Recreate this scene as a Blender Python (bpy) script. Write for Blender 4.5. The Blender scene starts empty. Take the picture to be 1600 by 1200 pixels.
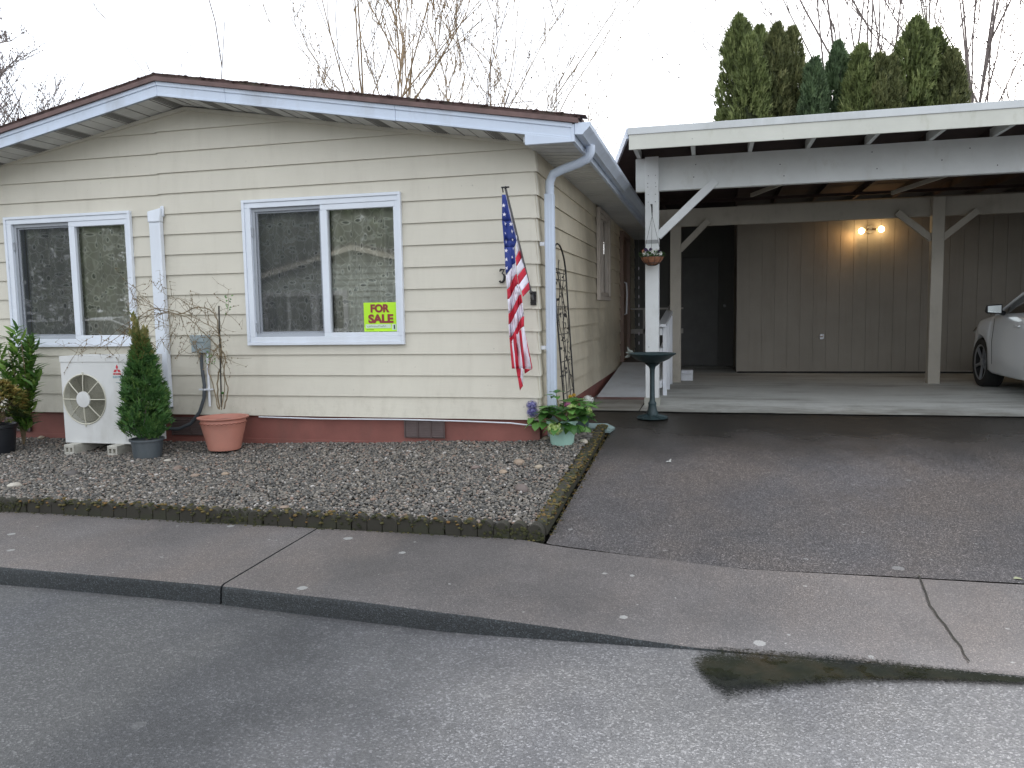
import bpy, math, random
import numpy as np
from mathutils import Vector, Matrix, noise
rnd = random.Random(7)
NP = np.random.default_rng(5)
scene = bpy.context.scene
R = math.radians

# ------------------------------------------------------------------ camera
F_PX = 1244.10; YAW = 0.244556; PITCH = 0.0911718; ROLL = -0.0175981
CAM = np.array([1.35826572, -6.40742783, 1.07])
_f = np.array([-math.sin(YAW)*math.cos(PITCH), math.cos(YAW)*math.cos(PITCH), -math.sin(PITCH)])
_r = np.array([math.cos(YAW), math.sin(YAW), 0.0]); _u = np.cross(_r, _f)
RT = math.cos(ROLL)*_r + math.sin(ROLL)*_u; UP = -math.sin(ROLL)*_r + math.cos(ROLL)*_u
def _ray(x, y): return _f + RT*(x-800)/F_PX + UP*(600-y)/F_PX
def at(x, y, Y):            # where a sight line meets the vertical plane at depth Y
    d = _ray(x, y); return CAM + d*(Y-CAM[1])/d[1]
def atz(x, y, Z):
    d = _ray(x, y); return CAM + d*(Z-CAM[2])/d[2]
def atx(x, y, X):
    d = _ray(x, y); return CAM + d*(X-CAM[0])/d[0]
cam = bpy.data.cameras.new('camera'); co = bpy.data.objects.new('camera', cam)
scene.collection.objects.link(co); scene.camera = co
cam.sensor_width = 36; cam.lens = 36*F_PX/1600; cam.clip_end = 2000; cam.clip_start = .05
m = Matrix.Identity(4)
for i in range(3):
    m[i][0] = RT[i]; m[i][1] = UP[i]; m[i][2] = -_f[i]; m[i][3] = CAM[i]
co.matrix_world = m

# ------------------------------------------------------------------ light
SUN_EL, SUN_AZ = R(16), R(20)      # low sun hidden by bright cloud behind the house
world = bpy.data.worlds.new('World'); scene.world = world; world.use_nodes = True
wn = world.node_tree.nodes; wl = world.node_tree.links
bg = wn['Background']
sky = wn.new('ShaderNodeTexSky'); sky.sky_type = 'NISHITA'; sky.sun_disc = False
sky.sun_elevation = SUN_EL; sky.sun_rotation = SUN_AZ
sky.air_density = 1.0; sky.dust_density = 3.0; sky.ozone_density = 1.0
hs = wn.new('ShaderNodeHueSaturation'); hs.inputs['Saturation'].default_value = .32
mx = wn.new('ShaderNodeMix'); mx.data_type = 'RGBA'; mx.inputs[0].default_value = .74
mx.inputs[7].default_value = (9.3, 9.85, 10.7, 1)      # thin even cloud over the clear sky
wl.new(sky.outputs[0], hs.inputs['Color']); wl.new(hs.outputs[0], mx.inputs[6])
wl.new(mx.outputs[2], bg.inputs['Color']); bg.inputs['Strength'].default_value = .13
sl = bpy.data.lights.new('sun', 'SUN'); sl.energy = .6; sl.angle = R(20); sl.color = (1, .93, .84)
so = bpy.data.objects.new('sun', sl); scene.collection.objects.link(so)
so.rotation_euler = Vector((-math.sin(SUN_AZ)*math.cos(SUN_EL), -math.cos(SUN_AZ)*math.cos(SUN_EL), -math.sin(SUN_EL))).to_track_quat('-Z', 'Y').to_euler()
scene.view_settings.view_transform = 'Standard'; scene.view_settings.look = 'None'
scene.view_settings.exposure = 0.72; scene.view_settings.gamma = 1
scene.cycles.max_bounces = 8; scene.cycles.transparent_max_bounces = 16

# ------------------------------------------------------------------ materials
class NT:
    def __init__(s, name):
        s.m = bpy.data.materials.new(name); s.m.use_nodes = True
        s.t = s.m.node_tree; s.n = s.t.nodes; s.l = s.t.links
        s.b = s.n['Principled BSDF']; s.out = s.n['Material Output']
        s.tc = s.n.new('ShaderNodeTexCoord')
    def new(s, k, **kw):
        n = s.n.new(k)
        for a, v in kw.items(): setattr(n, a, v)
        return n
    def link(s, a, b): s.l.new(a, b)
    def coord(s, sc=(1, 1, 1), rot=(0, 0, 0)):
        mp = s.new('ShaderNodeMapping'); mp.inputs['Scale'].default_value = sc; mp.inputs['Rotation'].default_value = rot
        s.link(s.tc.outputs['Object'], mp.inputs[0]); return mp.outputs[0]
    def noise(s, scale, detail=4, rough=.6, sc=(1, 1, 1)):
        n = s.new('ShaderNodeTexNoise'); n.inputs['Scale'].default_value = scale
        n.inputs['Detail'].default_value = detail; n.inputs['Roughness'].default_value = rough
        s.link(s.coord(sc), n.inputs['Vector']); return n.outputs['Fac']
    def voro(s, scale, feature='F1', out='Distance', sc=(1, 1, 1)):
        n = s.new('ShaderNodeTexVoronoi', feature=feature); n.inputs['Scale'].default_value = scale
        s.link(s.coord(sc), n.inputs['Vector']); return n.outputs[out]
    def ramp(s, fac, stops, interp='LINEAR'):
        n = s.new('ShaderNodeValToRGB'); e = n.color_ramp.elements; n.color_ramp.interpolation = interp
        for i, (p, c) in enumerate(stops):
            if i > 1: e.new(p)
            e[i].position = p; e[i].color = c if isinstance(c, tuple) and len(c) == 4 else ((*c, 1) if isinstance(c, tuple) else (c, c, c, 1))
        s.link(fac, n.inputs[0]); return n.outputs[0]
    def mix(s, fac, a, b, mode='MIX'):
        n = s.new('ShaderNodeMix', data_type='RGBA', blend_type=mode)
        for v, i in ((fac, 0), (a, 6), (b, 7)):
            if hasattr(v, 'links'): s.link(v, n.inputs[i])
            elif i == 0: n.inputs[0].default_value = v
            else: n.inputs[i].default_value = (*v, 1)
        return n.outputs[2]
    def math(s, op, a, b=0., c=0.):
        n = s.new('ShaderNodeMath', operation=op)
        for i, v in enumerate((a, b, c)):
            if hasattr(v, 'links'): s.link(v, n.inputs[i])
            else: n.inputs[i].default_value = v
        return n.outputs[0]
    def axis(s, k):
        n = s.new('ShaderNodeSeparateXYZ'); s.link(s.tc.outputs['Object'], n.inputs[0]); return n.outputs[k]
    def bump(s, h, strength=.3, dist=.01, prev=None):
        n = s.new('ShaderNodeBump'); n.inputs['Strength'].default_value = strength; n.inputs['Distance'].default_value = dist
        s.link(h, n.inputs['Height'])
        if prev is not None: s.link(prev, n.inputs['Normal'])
        s.link(n.outputs[0], s.b.inputs['Normal']); return n.outputs[0]
    def base(s, c):
        if hasattr(c, 'links'): s.link(c, s.b.inputs['Base Color'])
        else: s.b.inputs['Base Color'].default_value = (*c, 1)
    def rough(s, r):
        if hasattr(r, 'links'): s.link(r, s.b.inputs['Roughness'])
        else: s.b.inputs['Roughness'].default_value = r

def M(name, col, rough=.55, var=.12, scale=6, bump=.15, bscale=90, metal=0, spec=.5, sc=(1, 1, 1), dirt=None, dirt_amt=.5):
    t = NT(name)
    f = t.noise(scale, 5, .6, sc)
    lo = tuple(max(0, c*(1-var)) for c in col); hi = tuple(min(1, c*(1+var)) for c in col)
    c = t.ramp(f, [(.3, lo), (.7, hi)])
    if dirt:
        g = t.ramp(t.noise(scale*.6, 7, .7, (1, 1, .35)), [(.5, 0.), (.72, dirt_amt)])
        c = t.mix(g, c, dirt)
    t.base(c); t.rough(rough); t.b.inputs['Metallic'].default_value = metal
    t.b.inputs['Specular IOR Level'].default_value = spec
    if bump: t.bump(t.noise(bscale, 3, .6, sc), bump, .004)
    return t.m

# painted wood-grain lap siding, with faint dirt runs
def siding_mat(name, col, mildew):
    t = NT(name)
    big = t.noise(.9, 4, .6)
    c = t.ramp(big, [(.3, tuple(x*.93 for x in col)), (.7, tuple(min(1, x*1.04) for x in col))])
    streak = t.ramp(t.noise(3.2, 6, .7, (1.6, 1.6, .25)), [(.5, 0.), (.8, .32)])
    c = t.mix(streak, c, (.46, .42, .34))
    spots = t.ramp(t.noise(26, 3, .8), [(.71, 0.), (.75, .6)])
    c = t.mix(spots, c, (.22, .2, .16))
    mr = t.new('ShaderNodeMapRange'); t.link(t.axis(2), mr.inputs[0]); mr.inputs[1].default_value = .62; mr.inputs[2].default_value = .26
    sp_ = t.ramp(t.noise(9, 7, .8, (1, 1, .6)), [(.48, 0.), (.7, .32)]); c = t.mix(t.math('MULTIPLY', sp_, mr.outputs[0]), c, (.30, .26, .18))
    if mildew:
        g = t.ramp(t.noise(1.3, 6, .7, (1, 1, .7)), [(.45, 0.), (.72, mildew)])
        c = t.mix(g, c, (.19, .17, .12))
    t.base(c); t.rough(t.ramp(t.noise(4, 4), [(.3, .42), (.7, .6)]))
    g = t.noise(16, 6, .75, (.35, .35, 7))
    t.bump(g, .35, .004)
    return t.m
SIDING = siding_mat('cream_siding', (.665, .625, .525), 0)
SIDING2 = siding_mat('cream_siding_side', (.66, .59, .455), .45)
WHITE = M('white_paint', (.74, .76, .80), .4, .05, 2, .08, 40, dirt=(.42, .42, .40), dirt_amt=.35)
FASCIA = M('white_aluminium', (.61, .68, .79), .38, .05, 3, .1, 20, dirt=(.36, .37, .38), dirt_amt=.55)
SOFFIT = M('soffit_panel', (.60, .60, .58), .5, .08, 3, .06, 40, dirt=(.32, .31, .28), dirt_amt=.45)
VINYL = M('white_vinyl', (.76, .80, .86), .3, .03, 2, .03, 20, dirt=(.5, .5, .48), dirt_amt=.25)
SASH = M('grey_sash', (.38, .40, .43), .35, .05, 3, .03, 30)
CASING = M('ivory_casing', (.66, .66, .64), .38, .04, 4, .04, 60, dirt=(.36, .34, .28), dirt_amt=.45)
SHINGLE = M('brown_shingle', (.085, .05, .045), .9, .5, 12, .8, 120, dirt=(.10, .10, .06), dirt_amt=.6)
DRIP = M('brown_drip_edge', (.15, .09, .08), .6, .25, 8, .2, 60)
SKIRT = M('red_skirting', (.235, .085, .068), .7, .16, 3, .3, 60, dirt=(.14, .075, .06), dirt_amt=.6)
VENT = M('brown_vent', (.10, .07, .065), .6, .15, 10, .1, 60)
DARK = M('dark_void', (.02, .02, .02), .9, .1, 3, 0)
BLACKM = M('black_metal', (.02, .018, .018), .45, .3, 20, .1, 80)
PIPE = M('grey_pipe', (.07, .08, .09), .45, .1, 10, .05, 80)
BOXG = M('meter_grey', (.30, .36, .38), .5, .1, 5, .1, 50)
def wood_paint(name, col, stain, amt):
    t = NT(name)
    c = t.ramp(t.noise(2.5, 6, .65, (1, 1, 1)), [(.3, tuple(x*.88 for x in col)), (.7, col)])
    s = t.ramp(t.noise(5, 7, .7, (1, 1, .5)), [(.55, 0.), (.75, amt)]); c = t.mix(s, c, stain)
    k = t.ramp(t.voro(5), [(.03, 1.), (.045, 0.)])
    c = t.mix(t.math('MULTIPLY', k, .6), c, tuple(x*.35 for x in col))
    t.base(c); t.rough(.6); t.bump(t.noise(30, 6, .7, (.15, 1, 1)), .3, .004); return t.m
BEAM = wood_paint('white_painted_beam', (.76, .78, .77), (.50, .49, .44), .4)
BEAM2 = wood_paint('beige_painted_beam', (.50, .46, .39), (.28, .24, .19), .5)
POSTM = wood_paint('white_post_paint', (.78, .80, .80), (.5, .5, .45), .35)
CFAS = wood_paint('ivory_fascia', (.63, .63, .56), (.36, .36, .26), .55)
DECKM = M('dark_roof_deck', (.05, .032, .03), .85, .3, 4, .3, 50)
FLASH = M('roof_flashing', (.58, .60, .60), .45, .08, 2, .1, 15, dirt=(.34, .35, .30), dirt_amt=.6)

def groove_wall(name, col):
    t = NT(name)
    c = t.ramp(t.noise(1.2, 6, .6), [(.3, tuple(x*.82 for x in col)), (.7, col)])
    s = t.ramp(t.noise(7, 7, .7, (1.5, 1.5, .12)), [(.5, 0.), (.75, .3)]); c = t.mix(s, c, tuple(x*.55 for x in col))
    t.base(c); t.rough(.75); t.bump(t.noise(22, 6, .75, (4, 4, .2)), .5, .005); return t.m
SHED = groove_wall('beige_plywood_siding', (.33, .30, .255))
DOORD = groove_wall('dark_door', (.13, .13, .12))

def concrete(name, col, stain, amt, sc=1., front=None):
    t = NT(name)
    c = t.ramp(t.noise(.8*sc, 7, .65), [(.3, tuple(x*.8 for x in col)), (.72, tuple(x*1.12 for x in col))])
    s = t.ramp(t.noise(1.1*sc, 8, .7, (.45, 1.6, 1)), [(.50, 0.), (.66, amt)]); c = t.mix(s, c, stain)
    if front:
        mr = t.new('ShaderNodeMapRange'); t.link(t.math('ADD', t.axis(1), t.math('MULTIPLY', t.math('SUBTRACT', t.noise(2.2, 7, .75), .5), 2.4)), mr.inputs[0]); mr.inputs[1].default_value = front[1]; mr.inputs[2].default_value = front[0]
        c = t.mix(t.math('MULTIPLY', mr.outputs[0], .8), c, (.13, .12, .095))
    g = t.ramp(t.noise(160, 2, .6), [(.3, .8), (.7, 1.12)]); c = t.mix(1., c, g, 'MULTIPLY')
    t.base(c); t.rough(.7); t.bump(t.noise(140, 3, .7), .25, .004); return t.m
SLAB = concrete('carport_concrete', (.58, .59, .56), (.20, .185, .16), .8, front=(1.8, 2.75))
BLOCKM = concrete('block_concrete', (.52, .50, .44), (.3, .28, .22), .4, 6)

def asphalt(name, col, agg, wet, tint, spots=.5, moss=None, rr=(.5, .72), grain=210, sheen_mul=2.4):
    t = NT(name)
    big = t.noise(.55, 7, .62)
    c = t.ramp(big, [(.32, tuple(x*.60 for x in col)), (.66, tuple(x*1.28 for x in col))])
    tn = t.ramp(t.noise(1.0, 5, .6, (1, .6, 1)), [(.42, 0.), (.62, .8)]); c = t.mix(tn, c, tint)
    v = t.voro(grain, 'F1', 'Color')
    sp = t.new('ShaderNodeSeparateColor'); t.link(v, sp.inputs[0])
    a = t.ramp(sp.outputs[0], [(0., .34), (.5, .87), (.84, 1.5), (.97, 3.4)]); c = t.mix(agg, c, t.mix(1., c, a, 'MULTIPLY'))
    g = t.ramp(t.noise(330, 3, .7), [(.3, .6), (.7, 1.4)]); c = t.mix(1., c, g, 'MULTIPLY')
    # pale lichen / droppings spots
    vs = t.new('ShaderNodeTexVoronoi'); vs.inputs['Scale'].default_value = 7; t.link(t.coord((1, 1, 1)), vs.inputs['Vector'])
    se = t.new('ShaderNodeSeparateColor'); t.link(vs.outputs['Color'], se.inputs[0])
    rad = t.math('MULTIPLY', t.math('POWER', se.outputs[0], 7.), .22)
    dist = t.math('ADD', vs.outputs['Distance'], t.math('MULTIPLY', t.math('SUBTRACT', t.noise(38, 4, .7), .5), .22))
    msk = t.math('MULTIPLY', t.math('LESS_THAN', dist, rad), spots); c = t.mix(msk, c, (.36, .355, .34))
    v3 = t.new('ShaderNodeTexVoronoi'); v3.inputs['Scale'].default_value = 15; t.link(t.coord((1, 1.2, 1)), v3.inputs['Vector'])
    s3 = t.new('ShaderNodeSeparateColor'); t.link(v3.outputs['Color'], s3.inputs[0])
    d3 = t.math('ADD', v3.outputs['Distance'], t.math('MULTIPLY', t.math('SUBTRACT', t.noise(70, 3), .5), .25))
    c = t.mix(t.math('MULTIPLY', t.math('LESS_THAN', d3, t.math('MULTIPLY', t.math('POWER', s3.outputs[1], 10.), .16)), spots), c, (.40, .39, .37))
    if moss:
        ya, yb, mc = moss
        mr = t.new('ShaderNodeMapRange'); t.link(t.math('ADD', t.axis(1), t.math('MULTIPLY', t.math('SUBTRACT', t.noise(1.6, 6), .5), 1.6)), mr.inputs[0])
        mr.inputs[1].default_value = ya; mr.inputs[2].default_value = yb
        c = t.mix(t.math('MULTIPLY', mr.outputs[0], .85), c, mc); wetz = mr.outputs[0]
    t.base(c)
    r = t.ramp(t.noise(.7, 6, .6), [(.35, rr[0]), (.65, rr[1])])
    if moss:
        w = t.new('ShaderNodeMix'); w.inputs[3].default_value = .24; t.link(wetz, w.inputs[0])
        sr = t.new('ShaderNodeSeparateColor'); t.link(r, sr.inputs[0]); t.link(sr.outputs[0], w.inputs[2]); r = w.outputs[0]
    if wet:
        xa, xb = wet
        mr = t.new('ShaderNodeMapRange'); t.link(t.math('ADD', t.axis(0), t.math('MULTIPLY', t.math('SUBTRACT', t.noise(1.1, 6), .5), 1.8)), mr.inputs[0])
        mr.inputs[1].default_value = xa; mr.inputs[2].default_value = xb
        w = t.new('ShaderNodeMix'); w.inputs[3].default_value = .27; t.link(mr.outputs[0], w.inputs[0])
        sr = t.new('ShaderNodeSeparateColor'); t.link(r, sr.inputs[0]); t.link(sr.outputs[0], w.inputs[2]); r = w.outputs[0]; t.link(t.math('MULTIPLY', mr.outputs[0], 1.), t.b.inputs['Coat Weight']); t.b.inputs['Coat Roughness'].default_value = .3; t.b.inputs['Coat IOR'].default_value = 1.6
        t.base(t.mix(mr.outputs[0], c, t.mix(1., c, (sheen_mul, sheen_mul*.96, sheen_mul*.94), 'MULTIPLY')))  # base colour also brightened here: grazing sky sheen painted into the wet side
    t.rough(r); t.b.inputs['Specular IOR Level'].default_value = .62
    b = t.bump(t.noise(110, 4, .75), .6, .012); t.bump(t.voro(grain), .6, .007, b); return t.m
ROADM = asphalt('road_asphalt', (.081, .081, .084), .48, (-.4, 2.2), (.10, .098, .095), .15, grain=150, sheen_mul=3.2)
DRIVEM = asphalt('driveway_asphalt', (.092, .084, .084), .9, None, (.125, .103, .09), .55, (-.1, 1.2, (.013, .012, .009)), (.30, .62), 200)
WALKM = asphalt('sidewalk_concrete', (.128, .115, .110), .45, (.2, 2.8), (.155, .128, .112), .9, grain=240, sheen_mul=1.45)
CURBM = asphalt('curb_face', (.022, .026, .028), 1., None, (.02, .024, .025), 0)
SOIL = M('dark_soil', (.045, .04, .032), .95, .4, 5, .6, 60)
GRASS = M('rough_grass', (.06, .08, .03), .95, .4, .8, .5, 20)

def attr_mat(name, stops, rough=.75, bump=.2, spec=.4, trans=0.):
    t = NT(name); a = t.new('ShaderNodeAttribute'); a.attribute_name = 'tint'
    c = t.ramp(a.outputs['Fac'], stops)
    t.base(c); t.rough(rough); t.b.inputs['Specular IOR Level'].default_value = spec
    if bump: t.bump(t.noise(120, 3), bump, .003)
    if trans:
        tr = t.new('ShaderNodeBsdfTranslucent'); t.link(c, tr.inputs[0]); ms = t.new('ShaderNodeMixShader'); ms.inputs[0].default_value = trans
        t.link(t.b.outputs[0], ms.inputs[1]); t.link(tr.outputs[0], ms.inputs[2]); t.link(ms.outputs[0], t.out.inputs[0])
    return t.m
PEBBLE = attr_mat('pebbles', [(0, (.045, .043, .04)), (.3, (.115, .11, .10)), (.6, (.19, .17, .145)), (.80, (.25, .22, .18)), (.88, (.24, .16, .12)), (.95, (.30, .27, .24)), (1, (.48, .45, .42))], .55, .15)
ROCKM = attr_mat('river_rocks', [(0, (.09, .085, .08)), (.35, (.20, .15, .13)), (.6, (.33, .25, .18)), (.85, (.38, .33, .25)), (1, (.5, .47, .42))], .6, .3)
MOSSY = attr_mat('moss', [(0, (.018, .022, .010)), (.45, (.05, .05, .018)), (.75, (.12, .095, .03)), (1, (.17, .09, .03))], .95, .5)
def leafm(name, a, b, c, rough=.45, trans=.18): return attr_mat(name, [(0, a), (.5, b), (1, c)], rough, 0, .45, trans)
THUJA = leafm('thuja_leaf', (.035, .09, .025), (.075, .18, .045), (.17, .27, .07), .55, .2)
THUJA_B = leafm('thuja_dry_tip', (.10, .12, .03), (.19, .18, .05), (.30, .25, .09), .6, .2)
ARBOR = [leafm('arborvitae_olive', (.05, .065, .02), (.17, .215, .07), (.34, .38, .15), .65, .2),
         leafm('arborvitae_brownish', (.05, .06, .022), (.16, .18, .07), (.32, .32, .14), .65, .2),
         leafm('arborvitae_blue', (.045, .07, .035), (.13, .20, .095), (.25, .34, .17), .65, .2)]
LAUREL = leafm('laurel_leaf', (.045, .12, .025), (.12, .25, .045), (.26, .40, .09), .35, .25)
PIERIS = leafm('variegated_leaf', (.03, .06, .02), (.16, .19, .05), (.46, .32, .10), .4, .2)
HYDL = leafm('hydrangea_leaf', (.035, .10, .025), (.08, .21, .04), (.17, .34, .08), .35, .2)
HYDF = leafm('green_bloom', (.28, .42, .10), (.45, .58, .18), (.62, .70, .38), .6, .3)
HYDB = leafm('blue_bloom', (.13, .11, .30), (.24, .24, .48), (.45, .42, .62), .6, .3)
HYDP = leafm('pink_bloom', (.30, .08, .18), (.45, .16, .28), (.6, .35, .42), .6, .3)
YELF = leafm('yellow_bloom', (.6, .36, .04), (.7, .45, .06), (.8, .55, .1), .6, .3)
WHF = leafm('white_petal', (.55, .55, .5), (.7, .7, .66), (.8, .8, .78), .6, .2)
PUR = leafm('dark_petal', (.015, .008, .025), (.03, .012, .05), (.05, .02, .08), .6, .1)
ORF = leafm('orange_petal', (.5, .16, .08), (.6, .25, .15), (.7, .4, .3), .6, .2)
BARK = M('grey_bark', (.20, .165, .155), .9, .3, 3, .4, 30)
BARKY = M('tan_bark', (.29, .21, .13), .9, .3, 3, .4, 30)
VINE = M('vine_stem', (.20, .15, .085), .75, .35, 14, .2, 80)
TERRA = M('terracotta_plastic', (.50, .21, .155), .6, .1, 4, .15, 50, dirt=(.40, .24, .19), dirt_amt=.4)
MINT = M('mint_plastic', (.36, .56, .47), .35, .05, 3, .04, 40)
BLUEPOT = M('dusty_black_plastic', (.075, .09, .10), .5, .25, 6, .1, 50, dirt=(.15, .16, .16), dirt_amt=.5)
BLACKPOT = M('black_plastic', (.016, .018, .022), .4, .2, 6, .05, 50)
IRON = M('green_cast_iron', (.028, .050, .055), .5, .3, 14, .3, 60, metal=.1)
SPLASH = M('green_plastic', (.20, .27, .26), .5, .15, 5, .1, 40)
COCO = M('coco_liner', (.30, .135, .075), .9, .3, 30, .8, 90)
RED = M('flag_red', (.60, .022, .05), .7, .08, 5, .1, 300)
FWHITE = M('flag_white', (.84, .80, .88), .7, .04, 5, .1, 300)
BLUE = M('flag_blue', (.03, .055, .27), .7, .1, 5, .1, 300)
STEEL = M('brushed_steel', (.32, .32, .33), .35, .1, 20, .05, 90, metal=.8)
RUBBER = M('tyre_rubber', (.018, .018, .018), .8, .2, 20, .3, 60)
ALLOY = M('alloy_rim', (.42, .43, .45), .35, .08, 10, .05, 60, metal=.7)
LIME = M('lime_card', (.50, .86, .03), .5, .03, 4, 0)
SIGNRED = M('sign_red_ink', (.27, .04, .045), .5, .05, 4, 0)
SIGNWH = M('sign_white_strip', (.62, .74, .58), .5, .03, 4, 0)
INK = M('dark_ink', (.05, .06, .05), .6, .05, 4, 0)
LOGOR = M('emblem_red', (.55, .03, .05), .5, .05, 4, 0)
LOGOB = M('emblem_blue_grey', (.25, .38, .42), .5, .05, 4, 0)
t = NT('car_paint'); t.base((.84, .86, .88)); t.rough(.3); t.b.inputs['Coat Weight'].default_value = .8; t.b.inputs['Coat Roughness'].default_value = .05; CARP = t.m
t = NT('car_glass'); t.base((.01, .012, .012)); t.rough(.06); CARG = t.m
t = NT('mirror_glass'); t.base((.75, .8, .78)); t.b.inputs['Metallic'].default_value = 1; t.rough(.06); MIRR = t.m
t = NT('water'); t.base(t.ramp(t.noise(3, 5), [(.4, (.004, .006, .004)), (.55, (.012, .014, .005)), (.72, (.035, .026, .012))])); t.rough(t.ramp(t.noise(7, 5), [(.4, .2), (.6, .75)]))
t.bump(t.noise(60, 4), .15, .01); t.b.inputs['Specular IOR Level'].default_value = .22
e = t.math('GREATER_THAN', t.math('ADD', t.math('MULTIPLY', t.noise(70, 4, .8), 1.), 0.), .5)
at_ = t.new('ShaderNodeAttribute'); at_.attribute_name = 'edge'
al = t.math('GREATER_THAN', t.math('ADD', at_.outputs['Fac'], t.math('MULTIPLY', t.math('SUBTRACT', t.noise(90, 7, .9), .5), 3.4)), .42)
t.link(al, t.b.inputs['Alpha']); PUD = t.m
# window glass: clear with a real reflection
t = NT('window_glass'); gl = t.new('ShaderNodeBsdfGlossy'); gl.inputs['Roughness'].default_value = .004; gl.inputs[0].default_value = (1, 1, 1, 1)
tr = t.new('ShaderNodeBsdfTransparent'); tr.inputs[0].default_value = (.99, 1, .985, 1)
fr = t.new('ShaderNodeFresnel'); fr.inputs[0].default_value = 2.05
nz = t.bump(t.noise(1.5, 2), .03, .01); t.link(nz, gl.inputs['Normal'])
ms = t.new('ShaderNodeMixShader'); t.link(fr.outputs[0], ms.inputs[0]); t.link(tr.outputs[0], ms.inputs[1]); t.link(gl.outputs[0], ms.inputs[2]); t.link(ms.outputs[0], t.out.inputs[0]); GLASS = t.m
t = NT('insect_screen'); tr = t.new('ShaderNodeBsdfTransparent'); df = t.new('ShaderNodeBsdfDiffuse'); df.inputs[0].default_value = (.075, .08, .095, 1)
ms = t.new('ShaderNodeMixShader'); ms.inputs[0].default_value = .20; t.link(tr.outputs[0], ms.inputs[1]); t.link(df.outputs[0], ms.inputs[2]); t.link(ms.outputs[0], t.out.inputs[0]); SCREEN = t.m
# lace: sheer cloth with woven leaves
t = NT('lace')
v1 = t.voro(20, 'F1', 'Distance', (1, .05, .42)); v2 = t.voro(16, 'F1', 'Distance', (.45, .05, 1.0))
leafs = t.math('MINIMUM', v1, v2)
pat = t.ramp(leafs, [(.11, (.33, .34, .29)), (.18, (.42, .42, .36)), (.21, (1, 1, .93)), (.27, (1, .98, .88)), (.33, (.64, .63, .54))])
ln = t.ramp(t.voro(15, 'DISTANCE_TO_EDGE', 'Distance', (1, .05, .7)), [(.03, 1.), (.06, 0.)])
pat = t.mix(t.math('MULTIPLY', ln, .55), pat, (1, 1, .92))
big = t.ramp(t.noise(2.2, 3, .6), [(.35, .8), (.65, 1.1)]); pat = t.mix(1., pat, big, 'MULTIPLY')
t.base(pat); t.rough(.85)
tr = t.new('ShaderNodeBsdfTransparent'); ms = t.new('ShaderNodeMixShader'); ms.inputs[0].default_value = .95
t.link(tr.outputs[0], ms.inputs[1]); t.link(t.b.outputs[0], ms.inputs[2]); t.link(ms.outputs[0], t.out.inputs[0]); LACE = t.m
BLIND = M('beige_blind', (.50, .36, .22), .7, .1, 3, .05, 30)
ROOM = M('room_wall', (.16, .14, .12), .8, .1, 2, 0)
def emis(name, col, s):
    t = NT(name); t.b.inputs['Emission Color'].default_value = (*col, 1); t.b.inputs['Emission Strength'].default_value = s; t.base(col); return t.m
BULB = emis('lit_bulb', (1, .66, .30), 26)

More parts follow.
